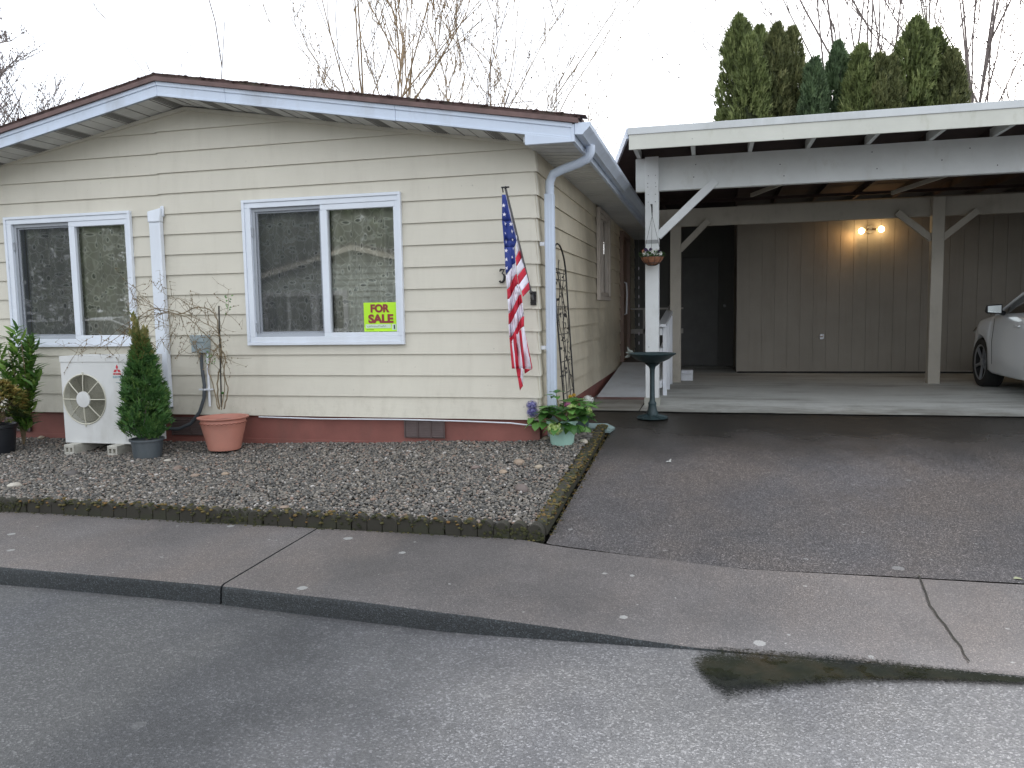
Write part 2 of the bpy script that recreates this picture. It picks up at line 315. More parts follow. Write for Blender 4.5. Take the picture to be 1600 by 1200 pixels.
# ------------------------------------------------------------------ mesh builder
WL = {}
class MB:
    def __init__(s): s.v = []; s.f = []; s.m = []; s.t = []
    def add(s, vs, fs, m=0, tint=None):
        o = len(s.v); s.v += [tuple(map(float, p)) for p in vs]
        for f in fs:
            s.f.append([i+o for i in f]); s.m.append(m)
        s.t += [rnd.random() if tint is None else tint]*len(vs)
    def box(s, x0, x1, y0, y1, z0, z1, m=0):
        s.hexa([(x0, y0, z0), (x1, y0, z0), (x1, y1, z0), (x0, y1, z0), (x0, y0, z1), (x1, y0, z1), (x1, y1, z1), (x0, y1, z1)], m)
    def hexa(s, p, m=0): s.add(p, [(0, 3, 2, 1), (4, 5, 6, 7), (0, 1, 5, 4), (1, 2, 6, 5), (2, 3, 7, 6), (3, 0, 4, 7)], m)
    def bar(s, a, b, w, h, m=0, up=(0, 0, 1)):
        a = Vector(a); b = Vector(b); d = (b-a).normalized(); u = Vector(up)
        sd = d.cross(u).normalized()*w/2; u2 = sd.cross(d).normalized()*h/2
        s.hexa([a-sd-u2, a+sd-u2, b+sd-u2, b-sd-u2, a-sd+u2, a+sd+u2, b+sd+u2, b-sd+u2], m)
    def prism(s, poly, y0, y1, m=0, axis='y', caps=True):
        def P(a, b, c): return {'y': (a, c, b), 'x': (c, a, b), 'z': (a, b, c)}[axis]
        n = len(poly); vs = [P(a, b, y0) for a, b in poly]+[P(a, b, y1) for a, b in poly]
        fs = [(i, (i+1) % n, n+(i+1) % n, n+i) for i in range(n)]
        if caps: fs += [tuple(range(n))[::-1], tuple(range(n, 2*n))]
        s.add(vs, fs, m)
    def tube(s, pts, r, n=6, m=0, cap=True, tint=None):
        pts = [Vector(p) for p in pts]; k = len(pts)
        rs = r if isinstance(r, (list, tuple)) else [r]*k
        vs = []; up = None
        for i, p in enumerate(pts):
            d = (pts[min(i+1, k-1)]-pts[max(i-1, 0)])
            if d.length < 1e-9: d = Vector((0, 0, 1))
            d.normalize()
            if up is None: up = d.orthogonal().normalized()
            else:
                up = up-d*up.dot(d)
                up = up.normalized() if up.length > 1e-6 else d.orthogonal().normalized()
            w = d.cross(up)
            for j in range(n):
                a = 2*math.pi*j/n; vs.append(p+(up*math.cos(a)+w*math.sin(a))*rs[i])
        fs = [(i*n+j, i*n+(j+1) % n, (i+1)*n+(j+1) % n, (i+1)*n+j) for i in range(k-1) for j in range(n)]
        if cap: fs += [tuple(range(n))[::-1], tuple(range((k-1)*n, k*n))]
        s.add(vs, fs, m, tint)
    def lathe(s, prof, c, n=32, m=0, flute=None):
        vs = []; k = len(prof)
        for i, (r, z) in enumerate(prof):
            for j in range(n):
                a = 2*math.pi*j/n; rr = r
                if flute and flute[0] <= i <= flute[1]: rr = r*(1-.02*(j % 2))
                vs.append((c[0]+rr*math.cos(a), c[1]+rr*math.sin(a), c[2]+z))
        fs = [(i*n+j, i*n+(j+1) % n, (i+1)*n+(j+1) % n, (i+1)*n+j) for i in range(k-1) for j in range(n)]
        s.add(vs, fs, m)
    def blob(s, c, r, m=0, sq=(1, 1, 1), tint=None):
        q = NP.normal(size=3); Q = Matrix.Rotation(rnd.uniform(0, 6.28), 3, Vector(q))
        vs = [(Vector(c)+Vector([a*b for a, b in zip(Q @ Vector(v)*r*(1+rnd.uniform(-.12, .12)), sq)])) for v in ICO]
        s.add(vs, ICOF, m, tint)
    def leaf(s, p, d, nrm, L, W, m=0, tint=None, fold=.15, droop=.15):
        p = Vector(p); d = Vector(d).normalized(); sd = d.cross(Vector(nrm))
        if sd.length < 1e-4: sd = d.orthogonal()
        sd.normalize(); n = sd.cross(d)
        def q(a, b, c): return p+d*L*a+sd*W*b+n*L*c
        s.add([q(0, 0, 0), q(.35, .5, fold*.6), q(.75, .36, fold*.3-droop*.5), q(1, 0, -droop), q(.75, -.36, fold*.3-droop*.5), q(.35, -.5, fold*.6), q(.4, 0, 0), q(.75, 0, -droop*.5)],
              [(0, 1, 6), (0, 6, 5), (1, 2, 7, 6), (6, 7, 4, 5), (2, 3, 7), (7, 3, 4)], m, tint)
    def build(s, name, mats, parent=None, smooth=True, bevel=0., base=None, ang=40):
        if not isinstance(mats, (list, tuple)): mats = [mats]
        V = np.array(s.v, dtype=np.float32)
        if parent is None:
            loc = np.array(base if base is not None else ((V[:, 0].min()+V[:, 0].max())/2, (V[:, 1].min()+V[:, 1].max())/2, V[:, 2].min()))
        else: loc = WL[parent]
        me = bpy.data.meshes.new(name)
        me.from_pydata((V-loc.astype(np.float32)).tolist(), [], s.f)
        for mt in mats: me.materials.append(mt)
        me.polygons.foreach_set('material_index', s.m)
        a = me.attributes.new('tint', 'FLOAT', 'POINT'); a.data.foreach_set('value', np.array(s.t, dtype=np.float32))
        if smooth:
            me.polygons.foreach_set('use_smooth', [True]*len(s.f)); me.set_sharp_from_angle(angle=R(ang))
        me.update()
        o = bpy.data.objects.new(name, me); scene.collection.objects.link(o)
        WL[o] = np.array(loc, dtype=float)
        if parent is None: o.location = loc.tolist()
        else: o.parent = parent
        if bevel:
            b = o.modifiers.new('bevel', 'BEVEL'); b.width = bevel; b.segments = 2; b.limit_method = 'ANGLE'; b.angle_limit = R(50)
        return o
def _ico():
    g = (1+5**.5)/2; v = [(-1, g, 0), (1, g, 0), (-1, -g, 0), (1, -g, 0), (0, -1, g), (0, 1, g), (0, -1, -g), (0, 1, -g), (g, 0, -1), (g, 0, 1), (-g, 0, -1), (-g, 0, 1)]
    v = [Vector(a).normalized() for a in v]
    f = [(0, 11, 5), (0, 5, 1), (0, 1, 7), (0, 7, 10), (0, 10, 11), (1, 5, 9), (5, 11, 4), (11, 10, 2), (10, 7, 6), (7, 1, 8), (3, 9, 4), (3, 4, 2), (3, 2, 6), (3, 6, 8), (3, 8, 9), (4, 9, 5), (2, 4, 11), (6, 2, 10), (8, 6, 7), (9, 8, 1)]
    return v, f
ICO, ICOF = _ico()
def tag(o, label=None, cat=None, group=None, kind=None):
    if label: o['label'] = label
    if cat: o['category'] = cat
    if group: o['group'] = group
    if kind: o['kind'] = kind
    return o
def thing(name, loc, label, cat, group=None):
    o = bpy.data.objects.new(name, None); scene.collection.objects.link(o); o.location = loc; WL[o] = np.array(loc, dtype=float)
    o.empty_display_size = .1
    return tag(o, label, cat, group)
def one(mb, name, mats, parent, **k): return mb.build(name, mats, parent, **k)
def bx(name, mat, parent, *a, bevel=.003):
    b = MB(); b.box(*a); return b.build(name, mat, parent, bevel=bevel)
def text_mesh(name, txt, size, mat, parent, loc, rot=(math.pi/2, 0, 0), ext=.001, bold=0., sx=1., align='CENTER', fit=None):
    cu = bpy.data.curves.new(name, 'FONT'); cu.body = txt; cu.size = size; cu.extrude = ext; cu.offset = bold; cu.align_x = align; cu.align_y = 'CENTER'
    o = bpy.data.objects.new(name, cu); scene.collection.objects.link(o)
    me = bpy.data.meshes.new_from_object(o); bpy.data.objects.remove(o); bpy.data.curves.remove(cu)
    if fit:
        xs_ = [v.co.x for v in me.vertices]; ys_ = [v.co.y for v in me.vertices]; cx0, cy0 = (max(xs_)+min(xs_))/2, (max(ys_)+min(ys_))/2; kx, ky = fit[0]/(max(xs_)-min(xs_)), fit[1]/(max(ys_)-min(ys_))
        for v in me.vertices: v.co.x = (v.co.x-cx0)*kx; v.co.y = (v.co.y-cy0)*ky
    M4 = Matrix.Translation(Vector(loc)-Vector(WL[parent])) @ Matrix.Rotation(rot[2], 4, 'Z') @ Matrix.Rotation(rot[0], 4, 'X') @ Matrix.Diagonal((sx, 1, 1, 1))
    me.transform(M4); me.materials.clear(); me.materials.append(mat)
    o = bpy.data.objects.new(name, me); scene.collection.objects.link(o); o.parent = parent; WL[o] = WL[parent]; return o
def clip(poly, f):
    out = []
    for i in range(len(poly)):
        a, b = poly[i], poly[(i+1) % len(poly)]; fa, fb_ = f(a), f(b)
        if fa >= 0: out.append(a)
        if (fa >= 0) != (fb_ >= 0):
            k = fa/(fa-fb_); out.append((a[0]+(b[0]-a[0])*k, a[1]+(b[1]-a[1])*k))
    return out

# ------------------------------------------------------------------ setting: ground
def lerp(xs, ys, x): return float(np.interp(x, xs, ys))
def curbY(x): return lerp([-6, -3, -1, .25, 1.3, 4, 9], [-2.95, -2.97, -3.02, -3.12, -3.10, -3.09, -3.08], x)
def curbZ(x): return lerp([-6, -.2, .3, .9, 1.3, 2, 9], [-.262, -.265, -.275, -.315, -.346, -.352, -.352], x)
def backY(x): return lerp([-6, .3, .5, 1.5, 2.8, 9], [-1.99, -2.01, -2.10, -2.30, -2.27, -2.2], x)
def backZ(x): return lerp([-6, .3, 2.8, 9], [-.25, -.25, -.262, -.262], x)
def driveZ(y): return lerp([-2.4, -2.1, 1.95], [-.268, -.25, -.006], y)
def bedZ(x, y):
    w = lerp([-6, -2.5, -1, 0, .5], [-.105, -.095, -.045, -.01, -.03], x); k = min(1, max(0, -y/1.9))
    return w*(1-k)+(-.185)*k + .012*noise.noise(Vector((x*1.7, y*1.7, 0)))
def sheet(name, mat, xs, ys, zf, thick=0, label=None, kind='structure', yf=None):
    b = MB(); nx, ny = len(xs), len(ys)
    for j, y in enumerate(ys):
        for i, x in enumerate(xs):
            yy = yf(x, y) if yf else y
            b.v.append((x, yy, zf(x, yy))); b.t.append(.5)
    for j in range(ny-1):
        for i in range(nx-1):
            b.f.append([j*nx+i, j*nx+i+1, (j+1)*nx+i+1, (j+1)*nx+i]); b.m.append(0)
    o = b.build(name, mat, base=(0, 0, 0)); o['kind'] = kind
    if label: o['label'] = label
    return o
def fr_(a, b, n): return [a+(b-a)*i/n for i in range(n+1)]
sheet('ground', GRASS, fr_(-400, 400, 20), fr_(-400, 400, 20), lambda x, y: -.46)
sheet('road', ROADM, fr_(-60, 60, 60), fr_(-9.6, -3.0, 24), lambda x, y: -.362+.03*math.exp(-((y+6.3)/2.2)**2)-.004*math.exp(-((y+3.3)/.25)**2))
sheet('driveway', DRIVEM, [.46]+fr_(.5, 15, 60), fr_(0, 1, 30), lambda x, y: driveZ(y)+.004*noise.noise(Vector((x, y, 3))), yf=lambda x, k: (backY(x)+.014)*(1-k)+k*(1.95+.04*noise.noise(Vector((x*1.1, 0, 0)))+.015*noise.noise(Vector((x*7, 0, 0)))))
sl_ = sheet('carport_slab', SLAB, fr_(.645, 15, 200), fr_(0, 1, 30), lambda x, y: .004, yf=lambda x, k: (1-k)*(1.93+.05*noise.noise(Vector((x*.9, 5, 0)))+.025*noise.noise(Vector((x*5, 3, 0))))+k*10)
sheet('walkway', concrete('walkway_concrete', (.34, .33, .30), (.10, .09, .07), .8, 2), [-.05, .2, .4, .632], fr_(1.97, 10, 20), lambda x, y: .004)
sheet('driveway', DRIVEM, fr_(-.06, .4595, 5), fr_(.88, 1.955, 8), lambda x, y: driveZ(y)+.004*noise.noise(Vector((x, y, 3))))
sheet('soil', SOIL, fr_(-60, 16, 30), fr_(-3.0, 14, 20), lambda x, y: -.42 if y < -1.2 else (-.06 if y > 1.9 else -.29))
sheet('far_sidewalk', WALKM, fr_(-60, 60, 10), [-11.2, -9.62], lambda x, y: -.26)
sheet('far_yard', SOIL, fr_(-60, 60, 10), [-30, -11.2], lambda x, y: -.25)
# sidewalk slabs with a joint and rounded curb edge
def walk(name, x0, x1, lab):
    b = MB(); xs = fr_(x0, x1, max(4, int((x1-x0)/.12)))
    prof = []
    for x in xs:
        Yc, Zc, Yb, Zb = curbY(x), curbZ(x), backY(x), backZ(x)
        w = .004*noise.noise(Vector((x*6, 0, 1)))
        row = [(x, Yb, Zb)]
        for k in (.25, .5, .75): row.append((x, Yb+(Yc-Yb)*k, Zb+(Zc-Zb)*k+.003*noise.noise(Vector((x*2, k*3, 0)))))
        row += [(x, Yc+.03, Zc), (x, Yc+.008+w, Zc-.006), (x, Yc+w, Zc-.026), (x, Yc-.012+w, -.40)]
        prof.append(row)
    n = len(prof[0]); b.v = [p for r_ in prof for p in r_]; b.t = [.5]*len(b.v)
    for i in range(len(prof)-1):
        for j in range(n-1):
            b.f.append([i*n+j, (i)*n+j+1, (i+1)*n+j+1, (i+1)*n+j]); b.m.append(1 if j >= 5 else 0)
    b.add(prof[0], [tuple(range(n))], 1); b.add(prof[-1], [tuple(range(n))[::-1]], 1)
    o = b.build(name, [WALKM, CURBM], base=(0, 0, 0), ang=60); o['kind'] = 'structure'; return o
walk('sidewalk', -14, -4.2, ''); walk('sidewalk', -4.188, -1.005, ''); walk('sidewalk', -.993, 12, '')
# crack in the sidewalk: a thin dark sunken line
b = MB(); pts = [(1438, 899), (1446, 925), (1455, 945), (1459, 952), (1468, 964), (1478, 975), (1490, 996), (1500, 1010), (1508, 1022), (1516, 1033)]
ps = []
for px, py in pts:
    px += rnd.uniform(-2.5, 2.5); p = atz(px, py, -.29); 
    for _ in range(6):
        zz = backZ(p[0])+(curbZ(p[0])-backZ(p[0]))*((p[1]-backY(p[0]))/(curbY(p[0])-backY(p[0]))); p = atz(px, py, zz+.0045)
    pass; ps.append(p)
for i in range(len(ps)-1):
    w = .0045 if i < 7 else .0035
    a, c = ps[i], ps[i+1]; b.add([a-[w, 0, 0], a+[w, 0, 0], c+[w, 0, 0], c-[w, 0, 0]], [(0, 1, 2, 3)])
tag(b.build('crack', SOIL, base=(0, 0, 0)), kind='structure')
# wet algae patch in the gutter
poly_t = [(1068, 1018), (1130, 1008), (1220, 1014), (1330, 1025), (1440, 1038), (1600, 1056), (1800, 1080)]
poly_b = [(1080, 1052), (1135, 1092), (1230, 1078), (1330, 1066), (1440, 1064), (1600, 1068), (1800, 1090)]
b = MB(); ev = []; NR = 9; cols = []
for i in range(len(poly_t)-1):
    for k in range(8): cols.append((i+k/8.))
cols.append(len(poly_t)-1)
def pl(P, u):
    i = min(int(u), len(P)-2); k = u-i; return (P[i][0]*(1-k)+P[i+1][0]*k, P[i][1]*(1-k)+P[i+1][1]*k)
for u in cols:
    a, c = pl(poly_t, u), pl(poly_b, u)
    for j in range(NR):
        k = j/(NR-1.)*1.24-.12; q = atz(a[0]*(1-k)+c[0]*k, a[1]*(1-k)+c[1]*k, -.3475); b.v.append(tuple(q)); b.t.append(.5)
        ev.append(min(1, max(0, 1.7*min(k+.12, 1.12-k)))*min(1, u*1.6))
for i in range(len(cols)-1):
    for j in range(NR-1): b.f.append([i*NR+j, i*NR+j+1, (i+1)*NR+j+1, (i+1)*NR+j]); b.m.append(0)
o = b.build('puddle', PUD, base=(0, 0, 0)); a = o.data.attributes.new('edge', 'FLOAT', 'POINT'); a.data.foreach_set('value', np.array(ev, dtype=np.float32))
tag(o, kind='structure')
# ------------------------------------------------------------------ gravel bed
sheet('bed_soil', SOIL, fr_(-14, .40, 60), fr_(-1.97, 1.0, 24), lambda x, y: bedZ(x, y)-.012)
def pebbles(n, x0, x1, y0, y1, r0, r1, seed):
    g = np.random.default_rng(seed)
    x = g.uniform(x0, x1, n); y = g.uniform(y0, y1, n); r = g.uniform(r0, r1, n)*np.where(g.random(n) > .9, 1.5, 1)
    z = np.array([bedZ(a, c) for a, c in zip(x, y)])+g.uniform(-.006, .008, n)
    V0 = np.array([tuple(v) for v in ICO]); q = g.normal(size=(n, 4)); q /= np.linalg.norm(q, axis=1)[:, None]
    w, i, j, k = q.T
    Rm = np.stack([1-2*(j*j+k*k), 2*(i*j-k*w), 2*(i*k+j*w), 2*(i*j+k*w), 1-2*(i*i+k*k), 2*(j*k-i*w), 2*(i*k-j*w), 2*(j*k+i*w), 1-2*(i*i+j*j)], 1).reshape(n, 3, 3)
    S = g.uniform(.6, 1.25, (n, 3)); V = V0[None]*S[:, None, :]*(1+g.uniform(-.12, .12, (n, 12, 1)))
    V = np.einsum('nab,nvb->nva', Rm, V)*r[:, None, None]; V[:, :, 2] *= .75
    V += np.stack([x, y, z], 1)[:, None, :]
    Fc = (np.array(ICOF)[None]+(np.arange(n)*12)[:, None, None]).reshape(-1, 3)
    me = bpy.data.meshes.new('gravel'); nv = n*12; nf = len(Fc)
    me.vertices.add(nv); me.vertices.foreach_set('co', V.astype(np.float32).ravel())
    me.loops.add(nf*3); me.loops.foreach_set('vertex_index', Fc.astype(np.int32).ravel())
    me.polygons.add(nf); me.polygons.foreach_set('loop_start', np.arange(0, nf*3, 3, dtype=np.int32)); me.polygons.foreach_set('loop_total', np.full(nf, 3, dtype=np.int32))
    me.polygons.foreach_set('use_smooth', np.ones(nf, dtype=bool)); me.update(calc_edges=True)
    a = me.attributes.new('tint', 'FLOAT', 'POINT'); a.data.foreach_set('value', np.repeat(g.random(n)**1.15, 12).astype(np.float32))
    me.materials.append(PEBBLE); return me
me = pebbles(78000, -6.0, .36, -1.93, .03, .0065, .0125, 3)
o = bpy.data.objects.new('gravel', me); scene.collection.objects.link(o); tag(o, 'loose grey and tan pea gravel covering the bed in front of the house', 'gravel', kind='stuff')
me = pebbles(2600, .0, .37, -.1, .72, .008, .0145, 4)
o.data = o.data
o2 = bpy.data.objects.new('gravel', me); scene.collection.objects.link(o2); tag(o2, 'loose gravel beside the house corner under the flower pots', 'gravel', kind='stuff')
# larger stones lying on the gravel
ROCKS = [(112, 740, .055, .05, 'flat dark grey stone lying on the gravel below the heat pump'), (278, 732, .042, .4, 'brown rounded stone on the gravel below the black thuja pot'), (352, 741, .03, .6, 'small tan stone on the gravel below the terracotta pot'),
 (22, 759, .045, .95, 'pale cream stone in the gravel at the left edge of the photo'), (305, 743, .028, .5, 'small reddish brown stone between two larger stones on the gravel'), (811, 723, .045, .55, 'tan angular stone in the gravel in front of the mint pot'),
 (743, 731, .032, .3, 'dusky red stone in the gravel below the skirting vent'), (786, 738, .036, .6, 'orange brown stone in the gravel left of the tan angular one'), (815, 765, .055, .2, 'large flat brown stone half sunk in the gravel near the corner of the bed'),
 (842, 731, .03, .75, 'small sandy stone in the gravel nearest the side edging'), (854, 685, .045, .85, 'pale rounded rock against the end of the red skirting'), (912, 690, .04, .9, 'light grey stone on the gravel right of the mint pot'),
 (917, 683, .045, .02, 'dark grey stone on the gravel beside the splash block'), (65, 684, .04, .85, 'tan stone against the skirting left of the heat pump'), (262, 720, .03, .95, 'off-white stone on the gravel right of the black thuja pot'),
 (444, 793, .028, .5, 'reddish tan stone resting against the mossy edging')]
for i, (px, py, r, tn, lab) in enumerate(ROCKS):
    z = -.05
    for _ in range(4): p = atz(px, py, z); z = bedZ(p[0], p[1])+.012
    b = MB(); Q = Matrix.Rotation(rnd.uniform(0, 3), 3, 'Z'); 
    vs = []; n1, n2 = 12, 7
    sq = (rnd.uniform(1, 1.35), rnd.uniform(.7, .95), rnd.uniform(.45, .65))
    for a in range(n2+1):
        for c in range(n1):
            th = math.pi*a/n2; ph = 2*math.pi*c/n1; v = Vector((math.sin(th)*math.cos(ph), math.sin(th)*math.sin(ph), math.cos(th)))
            k = 1+.22*noise.noise(v*1.6+Vector((i*7, 0, 0))); v = Q @ Vector((v.x*sq[0], v.y*sq[1], v.z*sq[2]))*r*k; vs.append((p[0]+v.x, p[1]+v.y, z+v.z))
    b.add(vs, [(a*n1+c, a*n1+(c+1) % n1, (a+1)*n1+(c+1) % n1, (a+1)*n1+c) for a in range(n2) for c in range(n1)], 0, tn)
    tag(b.build('rock', ROCKM), lab, 'rock', 'larger stones lying on the gravel bed')
# scalloped concrete edging blocks
def scallop(n, w, hi, th):
    pts = [(0, 0)]
    for i in range(n):
        for k in range(0, 7):
            a = math.pi*(1-k/6); pts.append((w*(i+.5)+w/2*math.cos(a), hi-.03+.03*math.sin(a)))
    pts.append((n*w, 0)); return pts
EDGE = concrete('mossy_edging', (.036, .032, .022), (.03, .036, .012), .9, 5)
front_n = 13
moss = MB()
ord_ = ['first', 'second', 'third', 'fourth', 'fifth', 'sixth', 'seventh', 'eighth', 'ninth', 'tenth', 'eleventh', 'twelfth', 'thirteenth']
for i in range(11):
    x1 = .43-i*.605; x0 = x1-.6; y = -2.0+rnd.uniform(-.008, .008); rz = rnd.uniform(-.01, .01)
    b = MB()
    for k in range(6):
        a0 = x0+.1*k+.0015; hh = .122+rnd.uniform(-.006, .004); b.prism([(a0, -.275), (a0+.097, -.275), (a0+.097, -.275+hh-.055)]+[(a0+.0485+.0485*math.cos(t_), -.275+hh-.055+.055*math.sin(t_)) for t_ in fr_(0, math.pi, 8)[1:-1]]+[(a0, -.275+hh-.055)], y+rnd.uniform(-.003, .003), y+.06)
    o = b.build('edging_block', EDGE, bevel=.004)
    o.rotation_euler.z = rz
    tag(o, 'low mossy scalloped concrete edging block along the sidewalk, %s one counted from the driveway corner' % ord_[i], 'edging', 'scalloped concrete edging round the gravel bed')
    if x0 < -5.9: pass
    for _ in range(230):
        xx = rnd.uniform(x0, x1); k = (xx-x0) % .1/.1; h = -.275+.064+.056*math.sin(math.pi*k)
        if noise.noise(Vector((xx*1.6, 0, 9))) > -.22+rnd.uniform(-.2, .2): moss.blob((xx, y+rnd.uniform(-.008, .065), h+rnd.uniform(-.012, .004)), rnd.uniform(.006, .016), 0, (1, 1, .6))
        else:
            if rnd.random() < .6: moss.blob((xx, y-.004, -.25+rnd.uniform(0, .07)), rnd.uniform(.005, .012), 0, (1, .5, 1), rnd.uniform(0, .5))
    for _ in range(34): moss.blob((rnd.uniform(x0, x1), y-rnd.uniform(.0, .03), -.25), rnd.uniform(.004, .009), 0, (1.2, 1, .6), rnd.uniform(0, .7))
for i in range(5):
    y0 = -1.93+i*.56; y1 = y0+.555; x = .372+rnd.uniform(-.008, .008)
    g0, g1 = driveZ(y0), driveZ(y1)
    b = MB(); vs = []; pr = scallop(5, .111, .10, 0)
    pr = [(y0+a, (g0+(g1-g0)*a/.555)+h-.005) for a, h in pr]
    b.prism(pr, x, x+.06, axis='x'); o = b.build('edging_block', EDGE, bevel=.004)
    tag(o, 'low mossy scalloped concrete edging block beside the driveway, %s one counted from the front corner' % ord_[i], 'edging', 'scalloped concrete edging round the gravel bed')
    for _ in range(200):
        yy = rnd.uniform(y0, y1); k = (yy-y0) % .111/.111; h = g0+(g1-g0)*(yy-y0)/.555+.065+.03*math.sin(math.pi*k)
        moss.blob((x+rnd.uniform(-.01, .075), yy, h+rnd.uniform(-.015, .004)), rnd.uniform(.006, .016), 0, (1, 1, .6), rnd.uniform(.3, 1))
    for _ in range(60): yy = rnd.uniform(y0, y1); moss.blob((x+.065+abs(rnd.gauss(0, .02)), yy, driveZ(yy)+.002), rnd.uniform(.003, .008), 0, (1.2, 1, .5), rnd.uniform(.2, 1))
tag(moss.build('moss', MOSSY, base=(0, 0, 0)), 'green and brown moss grown over the scalloped edging', 'moss', kind='stuff')

# ------------------------------------------------------------------ the house
H = thing('house', (-3.2, 0, -.1), 'cream lap-sided house with a low brown gable roof, white trim and red skirting', 'house')
AX = -3.2
def wtop(x): return 2.915-.163*(x-AX) if x > AX else 2.915+.178*(x-AX)
def fbz(x): return 2.94-.169*(x-AX) if x > AX else 2.94+.197*(x-AX)
XL = -6.9
W1 = (-5.24, -3.82, .805, 2.052); W2 = (-2.665, -1.167, .805, 2.085)
def rowset(x): return .1805 if x < -3.52 else .1835
wall = MB()
def rect(b, x0, x1, za, zb, rz, h, y0=0., shift=0.):
    poly = [(x0, za), (x1, za), (x1, zb), (x0, zb)]
    poly = clip(poly, lambda p: 2.915-.163*(p[0]-AX)-p[1]); poly = clip(poly, lambda p: 2.915+.178*(p[0]-AX)-p[1])
    if len(poly) < 3: return
    def Y(z): return y0-.020+.015*(z-rz)/h
    b.add([(x, Y(z), z) for x, z in poly], [tuple(range(len(poly)))])
    if abs(za-rz) < 1e-4: b.add([(x0, Y(za), za), (x0, y0+.01, za+.002), (x1, y0+.01, za+.002), (x1, Y(za), za)], [(0, 1, 2, 3)])
segx = [XL, -5.9, -3.521, -2.967, -.02]
for si in range(len(segx)-1):
    xa, xb = segx[si]+.0007, segx[si+1]-.0007
    h = .1829 if xb < -3.5 else .1835
    for k in range(16):
        z0 = .17+h*k; z1 = z0+h
        zs = sorted(set([z0, z1]+[z for w in (W1, W2) for z in (w[2]+.03, w[3]-.03) if z0 < z < z1]))
        for a, c in zip(zs[:-1], zs[1:]):
            xs = [(xa, xb)]
            for w in (W1, W2):
                if c > w[2]+.031 and a < w[3]-.031:
                    nx = []
                    for p, q in xs:
                        l, r_ = w[0]+.03, w[1]-.03
                        if q <= l or p >= r_: nx.append((p, q)); continue
                        if p < l: nx.append((p, l))
                        if q > r_: nx.append((r_, q))
                    xs = nx
            for p, q in xs: rect(wall, p, q, a, c, z0, h)
for s in segx[1:-1]: wall.box(s-.02, s+.02, .0, .01, .17, wtop(s)-.02)
wall.build('front_wall', SIDING, H, smooth=False)
# side wall (right) with window and door openings
sw = MB(); SO = [(3.50, 4.46, 1.24, 2.27), (6.2, 7.15, .24, 2.2)]
for k in range(13):
    h = .1835; z0 = .17+h*k; z1 = min(z0+h, 2.42)
    zs = sorted(set([z0, z1]+[z for w in SO for z in (w[2], w[3]) if z0 < z < z1]))
    for a, c in zip(zs[:-1], zs[1:]):
        ys = [(-.021, 13.)]
        for w in SO:
            if c > w[2]+.001 and a < w[3]-.001:
                ny = []
                for p, q in ys:
                    if q <= w[0] or p >= w[1]: ny.append((p, q)); continue
                    if p < w[0]: ny.append((p, w[0]))
                    if q > w[1]: ny.append((w[1], q))
                ys = ny
        X = lambda z: -.02+.021-.016*(z-z0)/h
        for p, q in ys:
            sw.add([(X(a), p, a), (X(a), q, a), (X(c), q, c), (X(c), p, c)], [(0, 1, 2, 3)])
            if abs(a-z0) < 1e-4: sw.add([(X(a), p, a), (-.03, p, a+.002), (-.03, q, a+.002), (X(a), q, a)], [(0, 1, 2, 3)])
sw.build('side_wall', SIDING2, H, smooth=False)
# metal corner pieces, one per course
cn = MB()
for k in range(12):
    z0 = .17+.1835*k; z1 = z0+.183
    if z1 > 2.37: z1 = 2.37
    cn.add([(-.055, -.0235, z0-.003), (-.004, -.0245, z0-.003), (.0045, -.016, z0-.003), (.0045, .04, z0-.003), (-.055, -.008, z1), (-.022, -.009, z1), (-.0125, -.002, z1), (-.0125, .04, z1)],
           [(0, 1, 5, 4), (1, 2, 6, 5), (2, 3, 7, 6)])
cn.build('corner_trim', SIDING, H, smooth=False)
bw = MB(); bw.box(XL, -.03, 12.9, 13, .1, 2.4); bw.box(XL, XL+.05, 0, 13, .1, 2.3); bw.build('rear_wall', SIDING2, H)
rm = MB(); rm.box(XL+.1, -.06, 2.2, 2.25, .1, 2.6); rm.box(XL+.1, -.06, .06, 2.2, .12, .15); rm.box(-.25, -.2, 3.4, 4.6, 1.1, 2.4); rm.box(-.09, -.04, .03, 3.4, .2, 2.4); rm.build('inner_wall', ROOM, H)
# skirting
sk = MB(); sk.box(XL, -.03, .02, .05, -.25, .175); sk.box(XL, -.029, .012, .02, -.25, -.045); sk.box(-.05, -.02, .02, 13, -.25, .175)
sk.box(-.055, -.012, .008, .035, -.2, .13); sk.build('skirting', SKIRT, H, bevel=.002)
for vx0, vx1, vz0, vz1 in ((-1.205, -.845, -.005, .148), (-3.53, -2.95, -.03, .14), (-5.45, -5.15, -.03, .13)):
    v = MB(); v.box(vx0, vx1, .004, .02, vz0, vz1); n = 3
    fr = MB(); 
    for i in range(n):
        a = vx0+(vx1-vx0)*i/n+.008; c = vx0+(vx1-vx0)*(i+1)/n-.008
        for j in range(9):
            z = vz0+.012+(vz1-vz0-.024)*j/9; fr.add([(a, -.003, z), (c, -.003, z), (c, .004, z+.012), (a, .004, z+.012)], [(0, 1, 2, 3)])
    for q in range(n+1): xq = vx0+(vx1-vx0)*q/n; fr.box(xq-.005, xq+.005, -.005, .004, vz0, vz1)
    vo = v.build('vent', VENT, H); fr.build('louver', VENT, vo)
pp = MB(); pp.tube([(-2.6, -.024, .158), (-2.0, -.026, .150), (-1.2, -.024, .156), (-.6, -.028, .150), (-.25, -.028, .142), (-.03, -.026, .120)], .0058, 6); pp.build('pipe', WHITE, H)
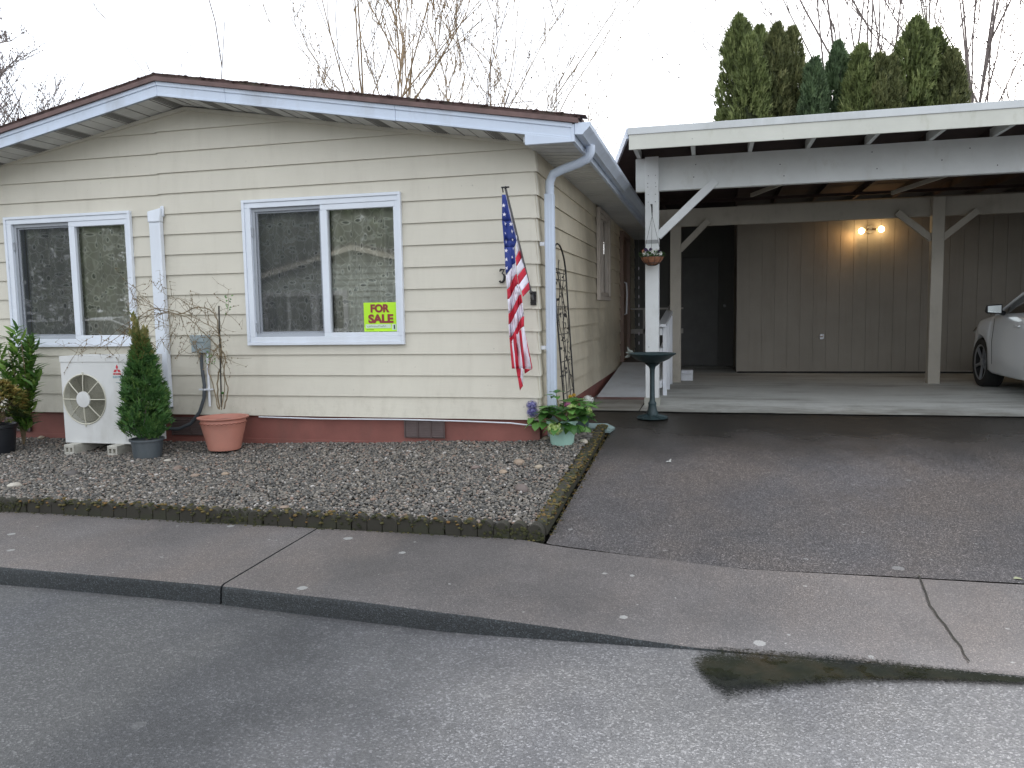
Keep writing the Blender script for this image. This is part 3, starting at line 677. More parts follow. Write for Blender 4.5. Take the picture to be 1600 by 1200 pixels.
# roof
rf = MB()
def roofpoly(h0, h1, xa, xb):
    return [(xa, fbz(xa)+h0), (AX, fbz(AX)+h0), (xb, fbz(xb)+h0), (xb, fbz(xb)+h1), (AX, fbz(AX)+h1), (xa, fbz(xa)+h1)]
rf.prism(roofpoly(.155, .180, XL-.4, .415), -.405, 13.4); rfo = rf.build('roof', SHINGLE, H)
de = MB(); de.prism(roofpoly(.120, .1545, XL-.4, .40), -.415, 13.38); de.build('drip_edge', DRIP, rfo)
mr = MB()
for _ in range(520):
    x = rnd.uniform(-5.3, .41); mr.blob((x, -.405+abs(rnd.gauss(0, .05)), fbz(x)+.180+rnd.uniform(-.006, .004)), rnd.uniform(.006, .017), 0, (1.5, 1.5, .7), rnd.uniform(0, .6))
for i in range(60):
    x = -5.3+i*.096; e_ = .181+rnd.random()*.005; mr.hexa([(x, -.410, fbz(x)+.175), (x+.094, -.410, fbz(x+.094)+.175), (x+.094, -.3, fbz(x+.094)+.175), (x, -.3, fbz(x)+.175), (x, -.410, fbz(x)+e_), (x+.094, -.410, fbz(x+.094)+e_), (x+.094, -.3, fbz(x+.094)+e_), (x, -.3, fbz(x)+e_)])
mr.build('roof_moss', MOSSY if False else SHINGLE, rfo)
# fascia: two stepped boards each side, with joints
fa = MB()
cuts = [XL-.4, -5.0, AX, -2.55, -1.05, .355]
for a, c in zip(cuts[:-1], cuts[1:]):
    a2, c2 = a+.001, c-.001
    for (h0, h1, y) in ((0, .118, -.385), (.085, .119, -.394), (0, .018, -.389)):
        fa.hexa([(a2, y, fbz(a2)+h0), (c2, y, fbz(c2)+h0), (c2, -.36, fbz(c2)+h0), (a2, -.36, fbz(a2)+h0), (a2, y, fbz(a2)+h1), (c2, y, fbz(c2)+h1), (c2, -.36, fbz(c2)+h1), (a2, -.36, fbz(a2)+h1)])
# boxed return under the eave
fa.hexa([(-.01, -.391, 2.322), (.362, -.391, 2.322), (.362, -.355, 2.322), (-.01, -.355, 2.322), (-.01, -.391, fbz(-.01)+.003), (.362, -.391, fbz(.362)+.003), (.362, -.355, fbz(.362)+.003), (-.01, -.355, fbz(-.01)+.003)])
fa.box(.345, .372, -.392, 13, 2.322, 2.45)
fa.build('fascia', FASCIA, H, bevel=.002)
sf = MB(); gp_ = MB()
x = XL
while x < -.03:
    x2 = min(x+.124, -.03)
    if x < AX < x2: x2 = AX
    d = .004 if int(round((x-XL)/.124)) % 2 else 0
    sf.hexa([(x+.002, -.37, fbz(x)+.002+d), (x2, -.37, fbz(x2)+.006+d), (x2, .02, fbz(x2)+.006+d), (x+.002, .02, fbz(x)+.002+d), (x+.002, -.37, fbz(x)+.03), (x2, -.37, fbz(x2)+.03), (x2, .02, fbz(x2)+.03), (x+.002, .02, fbz(x)+.03)])
    gp_.hexa([(x-.003, -.369, fbz(x)+.001), (x+.004, -.369, fbz(x)+.001), (x+.004, .0, fbz(x)+.001), (x-.003, .0, fbz(x)+.001), (x-.003, -.369, fbz(x)+.01), (x+.004, -.369, fbz(x)+.01), (x+.004, 0, fbz(x)+.01), (x-.003, 0, fbz(x)+.01)])
    if int(round((x-XL)/.124)) % 4 == 1:
        for q_ in range(5):
            u = x+.022+q_*.018; gp_.hexa([(u, -.36, fbz(u)+.002), (u+.007, -.36, fbz(u)+.002), (u+.007, -.01, fbz(u)+.002), (u, -.01, fbz(u)+.002), (u, -.36, fbz(u)+.01), (u+.007, -.36, fbz(u)+.01), (u+.007, -.01, fbz(u)+.01), (u, -.01, fbz(u)+.01)])
    x = x2
y = -.355
while y < 12.8:
    sf.hexa([(-.03, y+.003, 2.350), (.346, y+.003, 2.330), (.346, y+.14, 2.334), (-.03, y+.14, 2.354), (-.03, y+.003, 2.39), (.346, y+.003, 2.37), (.346, y+.14, 2.37), (-.03, y+.14, 2.39)]); y += .142
sf.box(-.02, .35, -.36, 12.8, 2.375, 2.38); sfo = sf.build('soffit', SOFFIT, H, smooth=False); gp_.build('soffit_seams', M('soffit_gap', (.25, .245, .23), .8), sfo, smooth=False)
# gable soffit closes against the wall with small moulding
ml = MB()
for a, c in ((XL, AX), (AX, -.03)): ml.hexa([(a, -.035, wtop(a)-.012), (c, -.035, wtop(c)-.012), (c, .0, wtop(c)-.012), (a, .0, wtop(a)-.012), (a, -.035, wtop(a)+.02), (c, -.035, wtop(c)+.02), (c, .0, wtop(c)+.02), (a, .0, wtop(a)+.02)])
ml.build('wall_moulding', SIDING, H)
# gutter
g = MB(); gp = [(.376, 2.455), (.376, 2.372), (.432, 2.368), (.445, 2.385), (.468, 2.405), (.486, 2.425), (.490, 2.455), (.478, 2.455), (.474, 2.432), (.458, 2.414), (.436, 2.396), (.428, 2.378), (.386, 2.381), (.386, 2.455)]
g.prism(gp, -.398, 13.2); g.prism([(.376, 2.455), (.376, 2.372), (.432, 2.368), (.445, 2.385), (.468, 2.405), (.486, 2.425), (.490, 2.455)], -.4015, -.3985)
gu = g.build('gutter', FASCIA, H, ang=25)
ds = MB(); P0 = [(.425, .05, 2.375), (.425, .05, 2.32), (.40, .055, 2.275), (.33, .07, 2.245), (.2, .09, 2.21), (.11, .11, 2.18), (.078, .12, 2.12), (.074, .125, 2.0)]
for i in range(len(P0)-1): pass
ds.tube(P0, .037, 8, 0)
ds.build('downspout_elbow', FASCIA, gu, ang=60)
dd = MB(); dd.box(.036, .112, .085, .155, .06, 2.02); 
for q in (.048, .074, .100): dd.box(q-.004, q+.004, .082, .086, .06, 2.02)
dd.hexa([(.036, .085, .06), (.112, .085, .06), (.112, .155, .06), (.036, .155, .06), (.036+.02, -.0+.05, -.02), (.112+.1, .05, -.02), (.112+.1, .14, -.02), (.036+.02, .14, -.02)])
dso = dd.build('downspout', FASCIA, H, bevel=.006)
for z in (1.6, .75):
    st = MB(); st.box(.0, .034, .055, .085, z, z+.03); st.build('strap', WHITE, dso)

def window(W, xm):
    x0, x1, z0, z1 = W; f = MB()
    def ring(b, a, c, d, e, wl_, wr, wt, wb, y0, y1, m=0):
        b.box(a, c, y0, y1, e-wt, e, m); b.box(a, c, y0, y1, d, d+wb, m); b.box(a, a+wl_, y0, y1, d+wb, e-wt, m); b.box(c-wr, c, y0, y1, d+wb, e-wt, m)
    ring(f, x0, x1, z0, z1, .026, .026, .026, .026, -.052, -.015)
    ring(f, x0+.0265, x1-.0265, z0+.0265, z1-.0265, .052, .026, .045, .048, -.042, .03)
    fo = f.build('window', VINYL, H, bevel=.003)
    xl, xr, zb, zt = x0+.079, x1-.053, z0+.075, z1-.072
    s = MB(); ring(s, xm-.033, xr, zb, zt, .063, .018, .048, .032, -.036, .02); s.build('fixed_sash', VINYL, fo, bevel=.003)
    q = MB(); ring(q, xl, xm-.0335, zb, zt, .030, .012, .030, .030, -.014, .0); q.build('screen_frame', SASH, fo, bevel=.002)
    q2 = MB(); ring(q2, xl, xm-.0335, zb, zt, .045, .03, .045, .045, .004, .024); q2.build('sliding_sash', VINYL, fo)
    c = MB(); c.box(xl+.029, xm-.045, -.008, -.0075, zb+.029, zt-.029); c.build('insect_screen', SCREEN, fo)
    for a, e in ((xm+.029, xr-.017), (xl+.04, xm-.06)):
        yy = -.005 if a > xm else .014
        p = MB(); p.add([(a, yy, zb+.03), (e, yy, zb+.03), (e, yy, zt-.04), (a, yy, zt-.04)], [(0, 1, 2, 3)]); p.build('pane', GLASS, fo, smooth=False)
    for a, e in ((z1-.32, z1-.24), (z0+.12, z0+.2)):
        l = MB(); l.box(x0+.082, x0+.094, -.03, -.014, a, e); l.build('latch', SASH, fo)
    rv = MB(); ring(rv, x0+.03, x1-.03, z0+.03, z1-.03, .04, .02, .04, .04, .031, .12); rv.build('jamb', VINYL, fo)
window(W1, at(115.5, 420, -.036)[0]); window(W2, at(508.5, 420, -.036)[0])
def curtain(x0, x1, z0, z1, y, lab, gap=None):
    b = MB(); n = int((x1-x0)/.008); ph = rnd.uniform(0, 6)
    rows = fr_(z0, z1, 6)
    for z in rows:
        for i in range(n+1):
            x = x0+(x1-x0)*i/n; b.v.append((x, y+.034*math.sin(x*21+ph+1.6*math.sin(x*4.1))+.010*math.sin(x*57+1.3*math.sin(x*9)), z)); b.t.append(.5)
    for j in range(len(rows)-1):
        for i in range(n): b.f.append([j*(n+1)+i, j*(n+1)+i+1, (j+1)*(n+1)+i+1, (j+1)*(n+1)+i]); b.m.append(0)
    tag(b.build('curtain', LACE), lab, 'curtain', 'lace curtains inside the front windows')
curtain(-5.15, -4.56, .86, 2.0, .105, 'leaf-patterned lace curtain behind the screened half of the window above the heat pump')
curtain(-4.50, -3.86, .86, 2.0, .095, 'pale leaf-patterned lace curtain behind the clear half of the window above the heat pump')
curtain(-2.62, -1.95, .86, 2.03, .105, 'leaf-patterned lace curtain behind the screened half of the window holding the sale sign')
curtain(-1.87, -1.19, .86, 2.03, .095, 'leaf-patterned lace curtain directly behind the lime sale sign')
# side window
f = MB(); y0, y1, z0, z1 = SO[0]
f.box(-.0, .045, y0-.06, y1+.05, z1, z1+.05); f.box(-.0, .045, y0-.06, y1+.05, z0-.05, z0); f.box(0, .045, y0-.06, y0, z0, z1); f.box(0, .045, y1, y1+.05, z0, z1)
f.box(-.03, .02, y0, y0+.06, z0, z1); f.box(-.03, .02, y1-.06, y1, z0, z1); f.box(-.03, .02, y0, y1, z0, z0+.05); f.box(-.03, .02, y0, y1, z1-.05, z1); f.box(-.03, .015, (y0+y1)/2-.02, (y0+y1)/2+.02, z0, z1)
wo = f.build('window', M('dingy_white', (.5, .44, .38), .5, .1, 4), H, bevel=.003); f = MB(); f.box(-.05, -.045, y0, y1, z0, z1); f.build('blind', BLIND, wo); f = MB(); f.add([(-.02, y0, z0), (-.02, y1, z0), (-.02, y1, z1), (-.02, y0, z1)], [(0, 1, 2, 3)]); f.build('pane', GLASS, wo)
f = MB(); y0, y1, z0, z1 = SO[1]; f.box(-.02, .05, y0-.09, y0, z0, z1+.08); f.box(-.02, .05, y1, y1+.09, z0, z1+.08); f.box(-.02, .05, y0, y1, z1, z1+.08); f.box(-.03, .0, y0, y1, z0, z1)
do = f.build('door', M('brown_grey_door', (.22, .15, .12), .5, .1, 3), H, bevel=.003)
f = MB(); f.tube([(.02, 6.28, 1.5), (.075, 6.28, 1.48), (.085, 6.28, 1.3), (.075, 6.28, 1.0), (.02, 6.28, .98)], .014, 8); f.build('handle', WHITE, do)
f = MB(); f.tube([(-.005, 6.33, 1.22), (.045, 6.33, 1.22)], .03, 12); f.build('knob', M('bronze', (.06, .02, .015), .4), do)
# line-set cover
f = MB(); pt = at(243, 330, -.06); f.box(-3.60, -3.485, -.075, -.02, .22, 1.93); f.box(-3.60, -3.485, -.075, -.02, -.03+.25, .25)
lc = f.build('line_cover', VINYL, H, bevel=.008)
f = MB(); f.hexa([(-3.606, -.085, 1.93), (-3.48, -.085, 1.93), (-3.48, -.02, 1.93), (-3.606, -.02, 1.93), (-3.606, -.085, 2.03), (-3.48, -.06, 2.06), (-3.48, -.02, 2.06), (-3.606, -.02, 2.03)]); f.box(-3.50, -3.465, -.04, -.018, 1.98, 2.08); f.build('cap', VINYL, lc, bevel=.012)
# electric box, conduit and small pipe
f = MB(); f.box(-3.20, -3.06, -.11, -.02, .745, .90); f.box(-3.205, -3.055, -.118, -.11, .84, .905); eb = f.build('electrical_box', BOXG, H, bevel=.006)
f = MB(); f.tube([(-3.14, -.06, .745), (-3.135, -.06, .6), (-3.12, -.06, .45), (-3.13, -.06, .33), (-3.18, -.065, .2), (-3.28, -.07, .09), (-3.40, -.08, .04), (-3.55, -.12, .05), (-3.66, -.17, .10)], .016, 8); f.build('conduit', PIPE, eb)
f = MB(); f.tube([(-3.085, -.045, .745), (-3.085, -.045, .25)], .011, 6); f.box(-3.17, -3.05, -.075, -.02, .40, .415); f.build('pipe', WHITE, eb)
f = MB(); f.box(-2.98, -2.90, -.03, -.018, .71, .76); f.build('cable_plate', SIDING, H)
# house number
f = MB(); c3 = at(785, 431, -.03); S = .052
pts3 = [(-.55, .95), (.55, 1.0), (-.05, .35), (.35, .25), (.6, -.15), (.45, -.7), (0, -1.0), (-.5, -1.0), (-.75, -.8)]
w3 = [.010, .008, .005, .008, .011, .011, .009, .008, .011]
f.tube([(c3[0]+a*S*.62, -.032, c3[2]+c*S) for a, c in pts3], w3, 6); f.tube([(c3[0]-.55*S*.62, -.032, c3[2]+.95*S), (c3[0]-.62*S*.62, -.032, c3[2]+.65*S)], .006, 6)
f.build('house_number', BLACKM, H)

# sale sign
sg = thing('sale_sign', (-1.42, -.02, .92), 'lime green for sale card taped in the lower corner of the right front window', 'sign')
a, c = at(568, 473, -.012), at(621.5, 517.5, -.012)
f = MB(); f.box(a[0], c[0], -.0135, -.0115, c[2], a[2]); f.build('card', LIME, sg)
sx0, sx1, sz0, sz1 = a[0], c[0], c[2], a[2]; sw_ = sx1-sx0; sh = sz1-sz0
f = MB(); f.box(sx0+.015, sx1-.06, -.0155, -.0140, sz0+.028, sz0+.062); f.box(sx1-.05, sx1-.012, -.0155, -.014, sz0+.012, sz0+.062); f.build('writing_strip', SIGNWH, sg)
text_mesh('lettering', 'FOR', .115, SIGNRED, sg, (sx0+sw_*.495, -.0150, sz1-sh*.205), bold=.0058, fit=(sw_*.57, sh*.29))
text_mesh('lettering', 'SALE', .115, SIGNRED, sg, (sx0+sw_*.51, -.0150, sz1-sh*.56), bold=.0058, fit=(sw_*.75, sh*.31))
f = MB(); f.tube([(sx0+.03+i*.006, -.0168, sz0+.045+rnd.uniform(-.008, .009)) for i in range(30)], .0011, 3); f.build('handwriting', INK, sg)
f = MB(); f.box(sx1-.034, sx1-.022, -.0165, -.016, sz0+.02, sz0+.055); f.build('printed_mark', INK, sg)
f = MB(); f.box(sx0+.02, sx0+.09, -.0145, -.014, sz0+.013, sz0+.017); f.build('printed_line', INK, sg)

# ------------------------------------------------------------------ heat pump
A = thing('heat_pump', (-3.87, -.33, -.04), 'ivory outdoor heat pump unit with one round fan grille standing under the left window', 'heat pump')
X0, X1, YF, YB, Z0, Z1 = -4.262, -3.46, -.50, -.18, -.035, .735; cx, cz, cr = -4.03, .357, .222
f = MB(); NS = 32
circ = [(cx+cr*math.cos(2*math.pi*i/NS), cz+cr*math.sin(2*math.pi*i/NS)) for i in range(NS)]
def sqp(i):
    a = 2*math.pi*i/NS; c_, s_ = math.cos(a), math.sin(a)
    k = min(((X1-cx) if c_ > 0 else (X0-cx))/c_ if abs(c_) > 1e-6 else 9, ((Z1-cz) if s_ > 0 else (Z0-cz))/s_ if abs(s_) > 1e-6 else 9)
    return (cx+c_*k, cz+s_*k)
def sect(i): # which edge the outer point lies on
    p = sqp(i); 
    if abs(p[0]-X1) < 1e-6: return 0
    if abs(p[1]-Z1) < 1e-6: return 1
    if abs(p[0]-X0) < 1e-6: return 2
    return 3
cor = {(0, 1): (X1, Z1), (1, 2): (X0, Z1), (2, 3): (X0, Z0), (3, 0): (X1, Z0)}
for i in range(NS):
    j = (i+1) % NS; a, c, p, q = circ[i], circ[j], sqp(i), sqp(j); poly = [a, c, q]
    if sect(i) != sect(j): poly.append(cor[(sect(i), sect(j))])
    poly.append(p); f.add([(x, YF, z) for x, z in poly], [tuple(range(len(poly)))])
    f.add([(a[0], YF, a[1]), (c[0], YF, c[1]), (c[0], YF+.07, c[1]), (a[0], YF+.07, a[1])], [(0, 3, 2, 1)])
f.add([(X0, YF, Z0), (X1, YF, Z0), (X1, YB, Z0), (X0, YB, Z0), (X0, YF, Z1), (X1, YF, Z1), (X1, YB, Z1), (X0, YB, Z1)], [(0, 3, 2, 1), (4, 5, 6, 7), (1, 2, 6, 5), (2, 3, 7, 6), (3, 0, 4, 7)])
f.box(X0-.004, X1+.004, YF-.006, YB, Z1-.045, Z1+.006); f.box(X0+.01, X1-.01, YF-.002, YF, Z0+.0, Z0+.012); f.box(X1-.16, X1-.155, YF-.0035, YF, Z0+.02, Z1-.05)
cs = f.build('casing', CASING, A, bevel=.003, ang=25)
f = MB(); f.box(cx-.26, cx+.23, YF+.07, YF+.075, cz-.25, cz+.25); f.build('backing', M('grille_shadow', (.10, .095, .075), .7), cs)
f = MB()
for k in range(17): 
    r_ = .075+k*.0088; n = 40; yy = YF-.012*(1-((r_-.075)/.15)**2)
    f.tube([(cx+r_*math.cos(2*math.pi*i/n), yy, cz+r_*math.sin(2*math.pi*i/n)) for i in range(n+1)], .0019, 3, cap=False)
GRL = M('cream_grille', (.40, .385, .30), .5, .1, 5, 0)
gro = f.build('fan_grille', GRL, A)
f = MB()
for k in range(8):
    a = k*math.pi/4; f.tube([(cx+.06*math.cos(a), YF-.014, cz+.06*math.sin(a)), (cx+.15*math.cos(a), YF-.012, cz+.15*math.sin(a)), (cx+.222*math.cos(a), YF-.002, cz+.222*math.sin(a))], .0052, 5)
f.tube([(cx+.222*math.cos(2*math.pi*i/40), YF-.002, cz+.222*math.sin(2*math.pi*i/40)) for i in range(41)], .006, 5, cap=False)
for a in (math.pi/2, -math.pi/2): f.tube([(cx, YF-.004, cz+.236*math.sin(a)), (cx, YF-.012, cz+.236*math.sin(a))], .007, 6)
f.build('grille_frame', M('cream_frame', (.55, .53, .43), .5, .1, 5, 0), gro)
f = MB(); vs = [(cx, YF-.024, cz)]+[(cx+.07*math.cos(2*math.pi*i/28), YF-.020, cz+.07*math.sin(2*math.pi*i/28)) for i in range(28)]+[(cx+.072*math.cos(2*math.pi*i/28), YF-.008, cz+.072*math.sin(2*math.pi*i/28)) for i in range(28)]
f.add(vs, [(0, 1+(i+1) % 28, 1+i) for i in range(28)]+[(1+i, 1+(i+1) % 28, 29+(i+1) % 28, 29+i) for i in range(28)]); f.build('grille_hub', CASING, gro)
f = MB()
for k in range(3):
    a0 = k*2*math.pi/3; n = 6
    for i in range(n):
        a, c = a0+i*.28, a0+(i+1)*.28; f.add([(cx+.04*math.cos(a), YF+.03+.006*i, cz+.04*math.sin(a)), (cx+.2*math.cos(a), YF+.03+.006*i, cz+.2*math.sin(a)), (cx+.2*math.cos(c), YF+.036+.006*i, cz+.2*math.sin(c)), (cx+.04*math.cos(c), YF+.036+.006*i, cz+.04*math.sin(c))], [(0, 1, 2, 3)])
f.build('fan_blade', M('grey_fan', (.16, .155, .12), .6), A)
ex, ez = -3.672, .628
f = MB()
for k in range(3):
    a = math.pi/2+k*2*math.pi/3; d = Vector((math.cos(a), math.sin(a))); n_ = Vector((-d.y, d.x))
    q = [Vector((0, 0)), d*.022+n_*.0125, d*.044, d*.022-n_*.0125]; f.prism([(ex+v.x, ez-.006+v.y) for v in q], YF-.0025, YF-.0005)
f.build('emblem', LOGOR, A, smooth=False)
text_mesh('maker_name', 'MITSUBISHI', .021, LOGOR, A, (ex, YF-.0012, ez-.045), ext=.0006, bold=.0008, sx=.78)
text_mesh('maker_name', 'ELECTRIC', .024, LOGOB, A, (ex, YF-.0012, ez-.072), ext=.0006, bold=.0012, sx=.9)
f = MB(); f.box(ex-.02, ex+.05, YF-.003, YF-.0005, .505, .512); f.build('rating_mark', BOXG, A)
for k, xb in enumerate((-4.15, -3.70)):
    f = MB(); f.box(xb-.04, xb+.06, -.60, -.12, -.135, -.105); f.box(xb-.04, xb+.06, -.60, -.12, -.065, -.037)
    for q in (-.04, .002, .044): f.box(xb+q, xb+q+.016, -.60, -.12, -.1055, -.0645)
    f.box(xb-.038, xb+.058, -.57, -.12, -.105, -.065)
    o = f.build('support_block', BLOCKM, bevel=.003)
    tag(o, ['cream hollow concrete block under the left end of the heat pump', 'cream hollow concrete block under the right end of the heat pump, beside the thuja pot'][k], 'block', 'support blocks under the heat pump')

# ------------------------------------------------------------------ plants
def crown_sprays(b, c, top, rmax, n, L, prof, m=0, flat=1., up=.7, tint=None, tops=None, inner=.25, lump=.24, clump=1):
    ck = 0
    for _ in range(n):
        if ck == 0:
            ck = clump; hc_ = rnd.random()**.9; ac_ = rnd.uniform(0, 6.283); tc_ = rnd.gauss(0, .16)
        ck -= 1
        h = min(1, max(0, hc_+rnd.gauss(0, .018*(clump > 1)))); r0 = rmax*prof(h); a = ac_+rnd.gauss(0, .16*(clump > 1))
        rr = r0*(1-rnd.random()**2*inner)*(1+lump*noise.noise(Vector((math.cos(a)*2.2, math.sin(a)*2.2, h*5+c[0])))+.5*lump*noise.noise(Vector((math.cos(a)*5, math.sin(a)*5, h*14+c[0]))))
        p = Vector((c[0]+rr*math.cos(a), c[1]+rr*math.sin(a)*flat, c[2]+(top-c[2])*h))
        o = Vector((math.cos(a), math.sin(a), 0)); d = (o*rnd.uniform(.15, 1)+Vector((0, 0, up))+Vector([rnd.uniform(-.35, .35) for _ in range(3)])).normalized()
        side = d.cross(Vector([rnd.uniform(-1, 1) for _ in range(3)])).normalized(); l = L*rnd.uniform(.6, 1.3); w = l*.16
        q = p+d*l; tn = min(1, max(0, rnd.gauss(.45, .16)+tc_+.35*noise.noise(p*6/max(.3, rmax))))
        mm = m
        if tops and rnd.random() < min(.8, max(0, (h-tops+.12)*3)): mm = 1
        mid = p+d*l*.55
        sA = p+d*l*.35; k1 = (d+side*.9).normalized()*l*.5; k2 = (d-side*.9).normalized()*l*.5; nn = d.cross(side)*.25*l
        b.add([p-side*w, p+side*w, q, sA-side*w*.5, sA+side*w*.5, sA+k1+nn, sA+k2-nn], [(0, 1, 2), (3, 4, 5), (3, 4, 6)], mm, tn)
def pot(parent, c, r0, r1, h, mat, rim=.012, n=36, flute=False, name='pot'):
    f = MB(); pr = [(.001, 0.004), (r0, 0), (r0+.004, .01)]
    if flute:
        pr += [(r0+(r1-r0)*k*.80, h*k*.78) for k in (.2, .5, .8, 1.)]+[(r0+(r1-r0)*.84, h*.80), (r0+(r1-r0)*.86, h*.83), (r1-.02, h*.93), (r1+.012, h*.97), (r1+.014, h), (r1-.012, h), (r1-.03, h*.93), (r1-.04, h*.8), (.001, h*.8)]
        f.lathe(pr, c, 56, 0, flute=(3, 6))
    else:
        pr += [(r0+(r1-r0)*.9, h*.88), (r1+rim*.4, h*.885), (r1+rim, h*.9), (r1+rim, h), (r1-.002, h), (r1-.008, h*.9), (.001, h*.88)]
        f.lathe(pr, c, n)
    o = f.build(name, mat, parent, ang=30)
    s = MB(); s.lathe([(.001, 0), (r1-.02, 0)], (c[0], c[1], c[2]+h*.86), 20); s.build('potting_soil', SOIL, parent); return o
# thuja
T = thing('potted_thuja', (-3.33, -.60, -.125), 'conical green thuja with a straggly brown tip in a dusty black pot', 'potted plant')
tc = (-3.33, -.60, -.125); pot(T, tc, .11, .130, .165, BLUEPOT)
f = MB(); f.tube([(tc[0], tc[1], .0), (tc[0]+.01, tc[1], .5), (tc[0]-.02, tc[1], .95)], [.012, .008, .003], 5); f.build('trunk', BARK, T)
f = MB(); pr_ = lambda h: (np.interp(h, [0, .06, .2, .4, .62, .8, .92, 1], [.62, .9, 1, .90, .66, .36, .18, .05]))
crown_sprays(f, (tc[0], tc[1], .05), 0.91, .178, 6500, .06, pr_, tops=.86, inner=.6, lump=.4, clump=14)
for dx, tz in ((-.07, 1.10), (-.045, 1.04), (.055, .98), (.03, .92), (-.09, .95)):
    for _ in range(110):
        h = rnd.random(); p = Vector((tc[0]+dx*h*1.0+rnd.gauss(0, .014*(1.2-h)), tc[1]+rnd.gauss(0, .014), .75+(tz-.75)*h)); d = Vector((rnd.gauss(0, .3), rnd.gauss(0, .3), 1)).normalized(); s_ = d.orthogonal()*.006
        f.add([p-s_, p+s_, p+d*.05], [(0, 1, 2)], 1)
f.build('foliage', [THUJA, THUJA_B], T, smooth=False)
# laurel + variegated bush at the left edge
Lr = thing('laurel_bush', (-4.93, -.30, -.12), 'tall bright green laurel with long glossy leaves at the left edge of the photo', 'bush')
f = MB(); st = []
for k in range(9):
    a = rnd.uniform(0, 6.28); top = Vector((-4.93+.19*math.cos(a)*rnd.uniform(.2, 1.), -.33+.10*math.sin(a), rnd.uniform(.6, .92)))
    st.append(top); f.tube([(-4.93, -.30, -.1), (-4.93+(top.x+4.93)*.6, -.30, .3), top], [.008, .006, .003], 5)
f.build('stem', VINE, Lr)
f = MB()
st[0] = Vector((-4.86, -.36, .98)); st[1] = Vector((-4.95, -.33, .93)); st[2] = Vector((-4.78, -.33, .78)); st[3] = Vector((-4.72, -.32, .60))
for top in st:
    for j in range(64):
        h = 1-j/64*.85; p = Vector((-4.93+(top.x+4.93)*min(1, h*1.1), -.30+(top.y+.30)*h, -.1+(top.z+.1)*h)); a = j*2.4+rnd.random()
        d = Vector((math.cos(a), math.sin(a)*.7, rnd.uniform(.35, 1.1)))
        f.leaf(p, d, (0, 0, 1) if abs(d.z) < .9 else (1, 0, 0), rnd.uniform(.10, .16), rnd.uniform(.034, .048), 0, None, .12, .25)
f.build('foliage', LAUREL, Lr)
Pr = thing('potted_shrub', (-4.91, -.62, -.125), 'low variegated yellow and orange shrub in a black pot in front of the laurel', 'potted plant')
pot(Pr, (-4.91, -.62, -.125), .145, .175, .26, BLACKPOT)
f = MB()
for _ in range(16):
    a = rnd.uniform(0, 6.28); f.tube([(-4.91, -.62, .1), (-4.91+.22*math.cos(a), -.62+.2*math.sin(a), rnd.uniform(.25, .45))], [.006, .003], 4)
f.build('stem', VINE, Pr); f = MB()
for _ in range(420):
    a = rnd.uniform(0, 6.28); e = rnd.uniform(-.5, 1.4); rr = rnd.uniform(.75, 1.05)
    c = Vector((-4.90+.26*rr*math.cos(a)*math.cos(e), -.62+.24*rr*math.sin(a)*math.cos(e), .28+.23*rr*math.sin(e)))
    tn = min(1, max(0, (.25 if c.z < .28 else .62)+rnd.gauss(0, .2)))
    for j in range(9):
        b2 = j*.7; d = Vector((math.cos(b2), math.sin(b2), .5+rnd.uniform(-.2, .5)))+(c-Vector((-4.9, -.62, .2))).normalized()*.7
        f.leaf(c, d, (0, 0, 1), rnd.uniform(.045, .065), .019, 0, min(1, max(0, tn+rnd.gauss(0, .12))))
f.build('foliage', PIERIS, Pr)
# climber in terracotta pot
C = thing('potted_climber', (-2.79, -.36, -.085), 'nearly bare arching vine tied to a stake in a fluted terracotta pot', 'potted plant')
pc = (-2.76, -.33, -.085); pot(C, pc, .135, .203, .285, TERRA, flute=True)
f = MB(); f.tube([(pc[0]+(.196+.0*k)*math.cos(k*math.pi/60), pc[1]+.196*math.sin(k*math.pi/60), pc[2]+.234+.006*abs(math.sin(k*math.pi/4))) for k in range(121)], .0035, 4); f.build('scalloped_band', M('dark_terracotta', (.26, .09, .06), .7), C)
f = MB(); f.tube([at(346, 636, -.40), at(342, 478, -.40)], .0065, 6); f.build('stake', M('dark_stake', (.05, .045, .035), .8), C)
f = MB()
def sm(P, n=5):
    out = []
    P = [P[0]]+P+[P[-1]]
    for i in range(1, len(P)-2):
        for k in range(n):
            t_ = k/n; a, b_, c_, d_ = [np.array(q) for q in P[i-1:i+3]]
            out.append(.5*((2*b_)+(-a+c_)*t_+(2*a-5*b_+4*c_-d_)*t_**2+(-a+3*b_-3*c_+d_)*t_**3))
    out.append(np.array(P[-2])); return out
def vine(pts, r0, r1, tw=3, depth=1):
    P = [at(x, y, Y) for x, y, Y in pts]; q = sm(P); n = len(q)
    q = [p+np.array([rnd.gauss(0, .003) for _ in range(3)]) for p in q]
    f.tube(q, [r0+(r1-r0)*i/(n-1) for i in range(n)], 5)
    for _ in range(tw):
        i = rnd.randrange(n//4, n-1); p = q[i]; d = np.array([rnd.gauss(0, 1), rnd.gauss(0, .4), rnd.gauss(.1, 1)]); d /= np.linalg.norm(d)
        l = rnd.uniform(.06, .24); pts2 = [p]
        for k in range(4): d = d+np.array([rnd.gauss(0, .25), rnd.gauss(0, .15), rnd.gauss(-.08, .2)]); pts2.append(pts2[-1]+d/np.linalg.norm(d)*l/4)
        f.tube(pts2, [.0022, .0018, .0016, .0013, .001], 4)
        for k in (2, 3, 4):
            if rnd.random() < .7: f.blob(pts2[k], rnd.uniform(.003, .006), 0, (1, 1, 1.4))
            e = pts2[k]+np.array([rnd.gauss(0, .03), rnd.gauss(0, .015), rnd.gauss(0, .03)]); f.tube([pts2[k], e], .0011, 3)
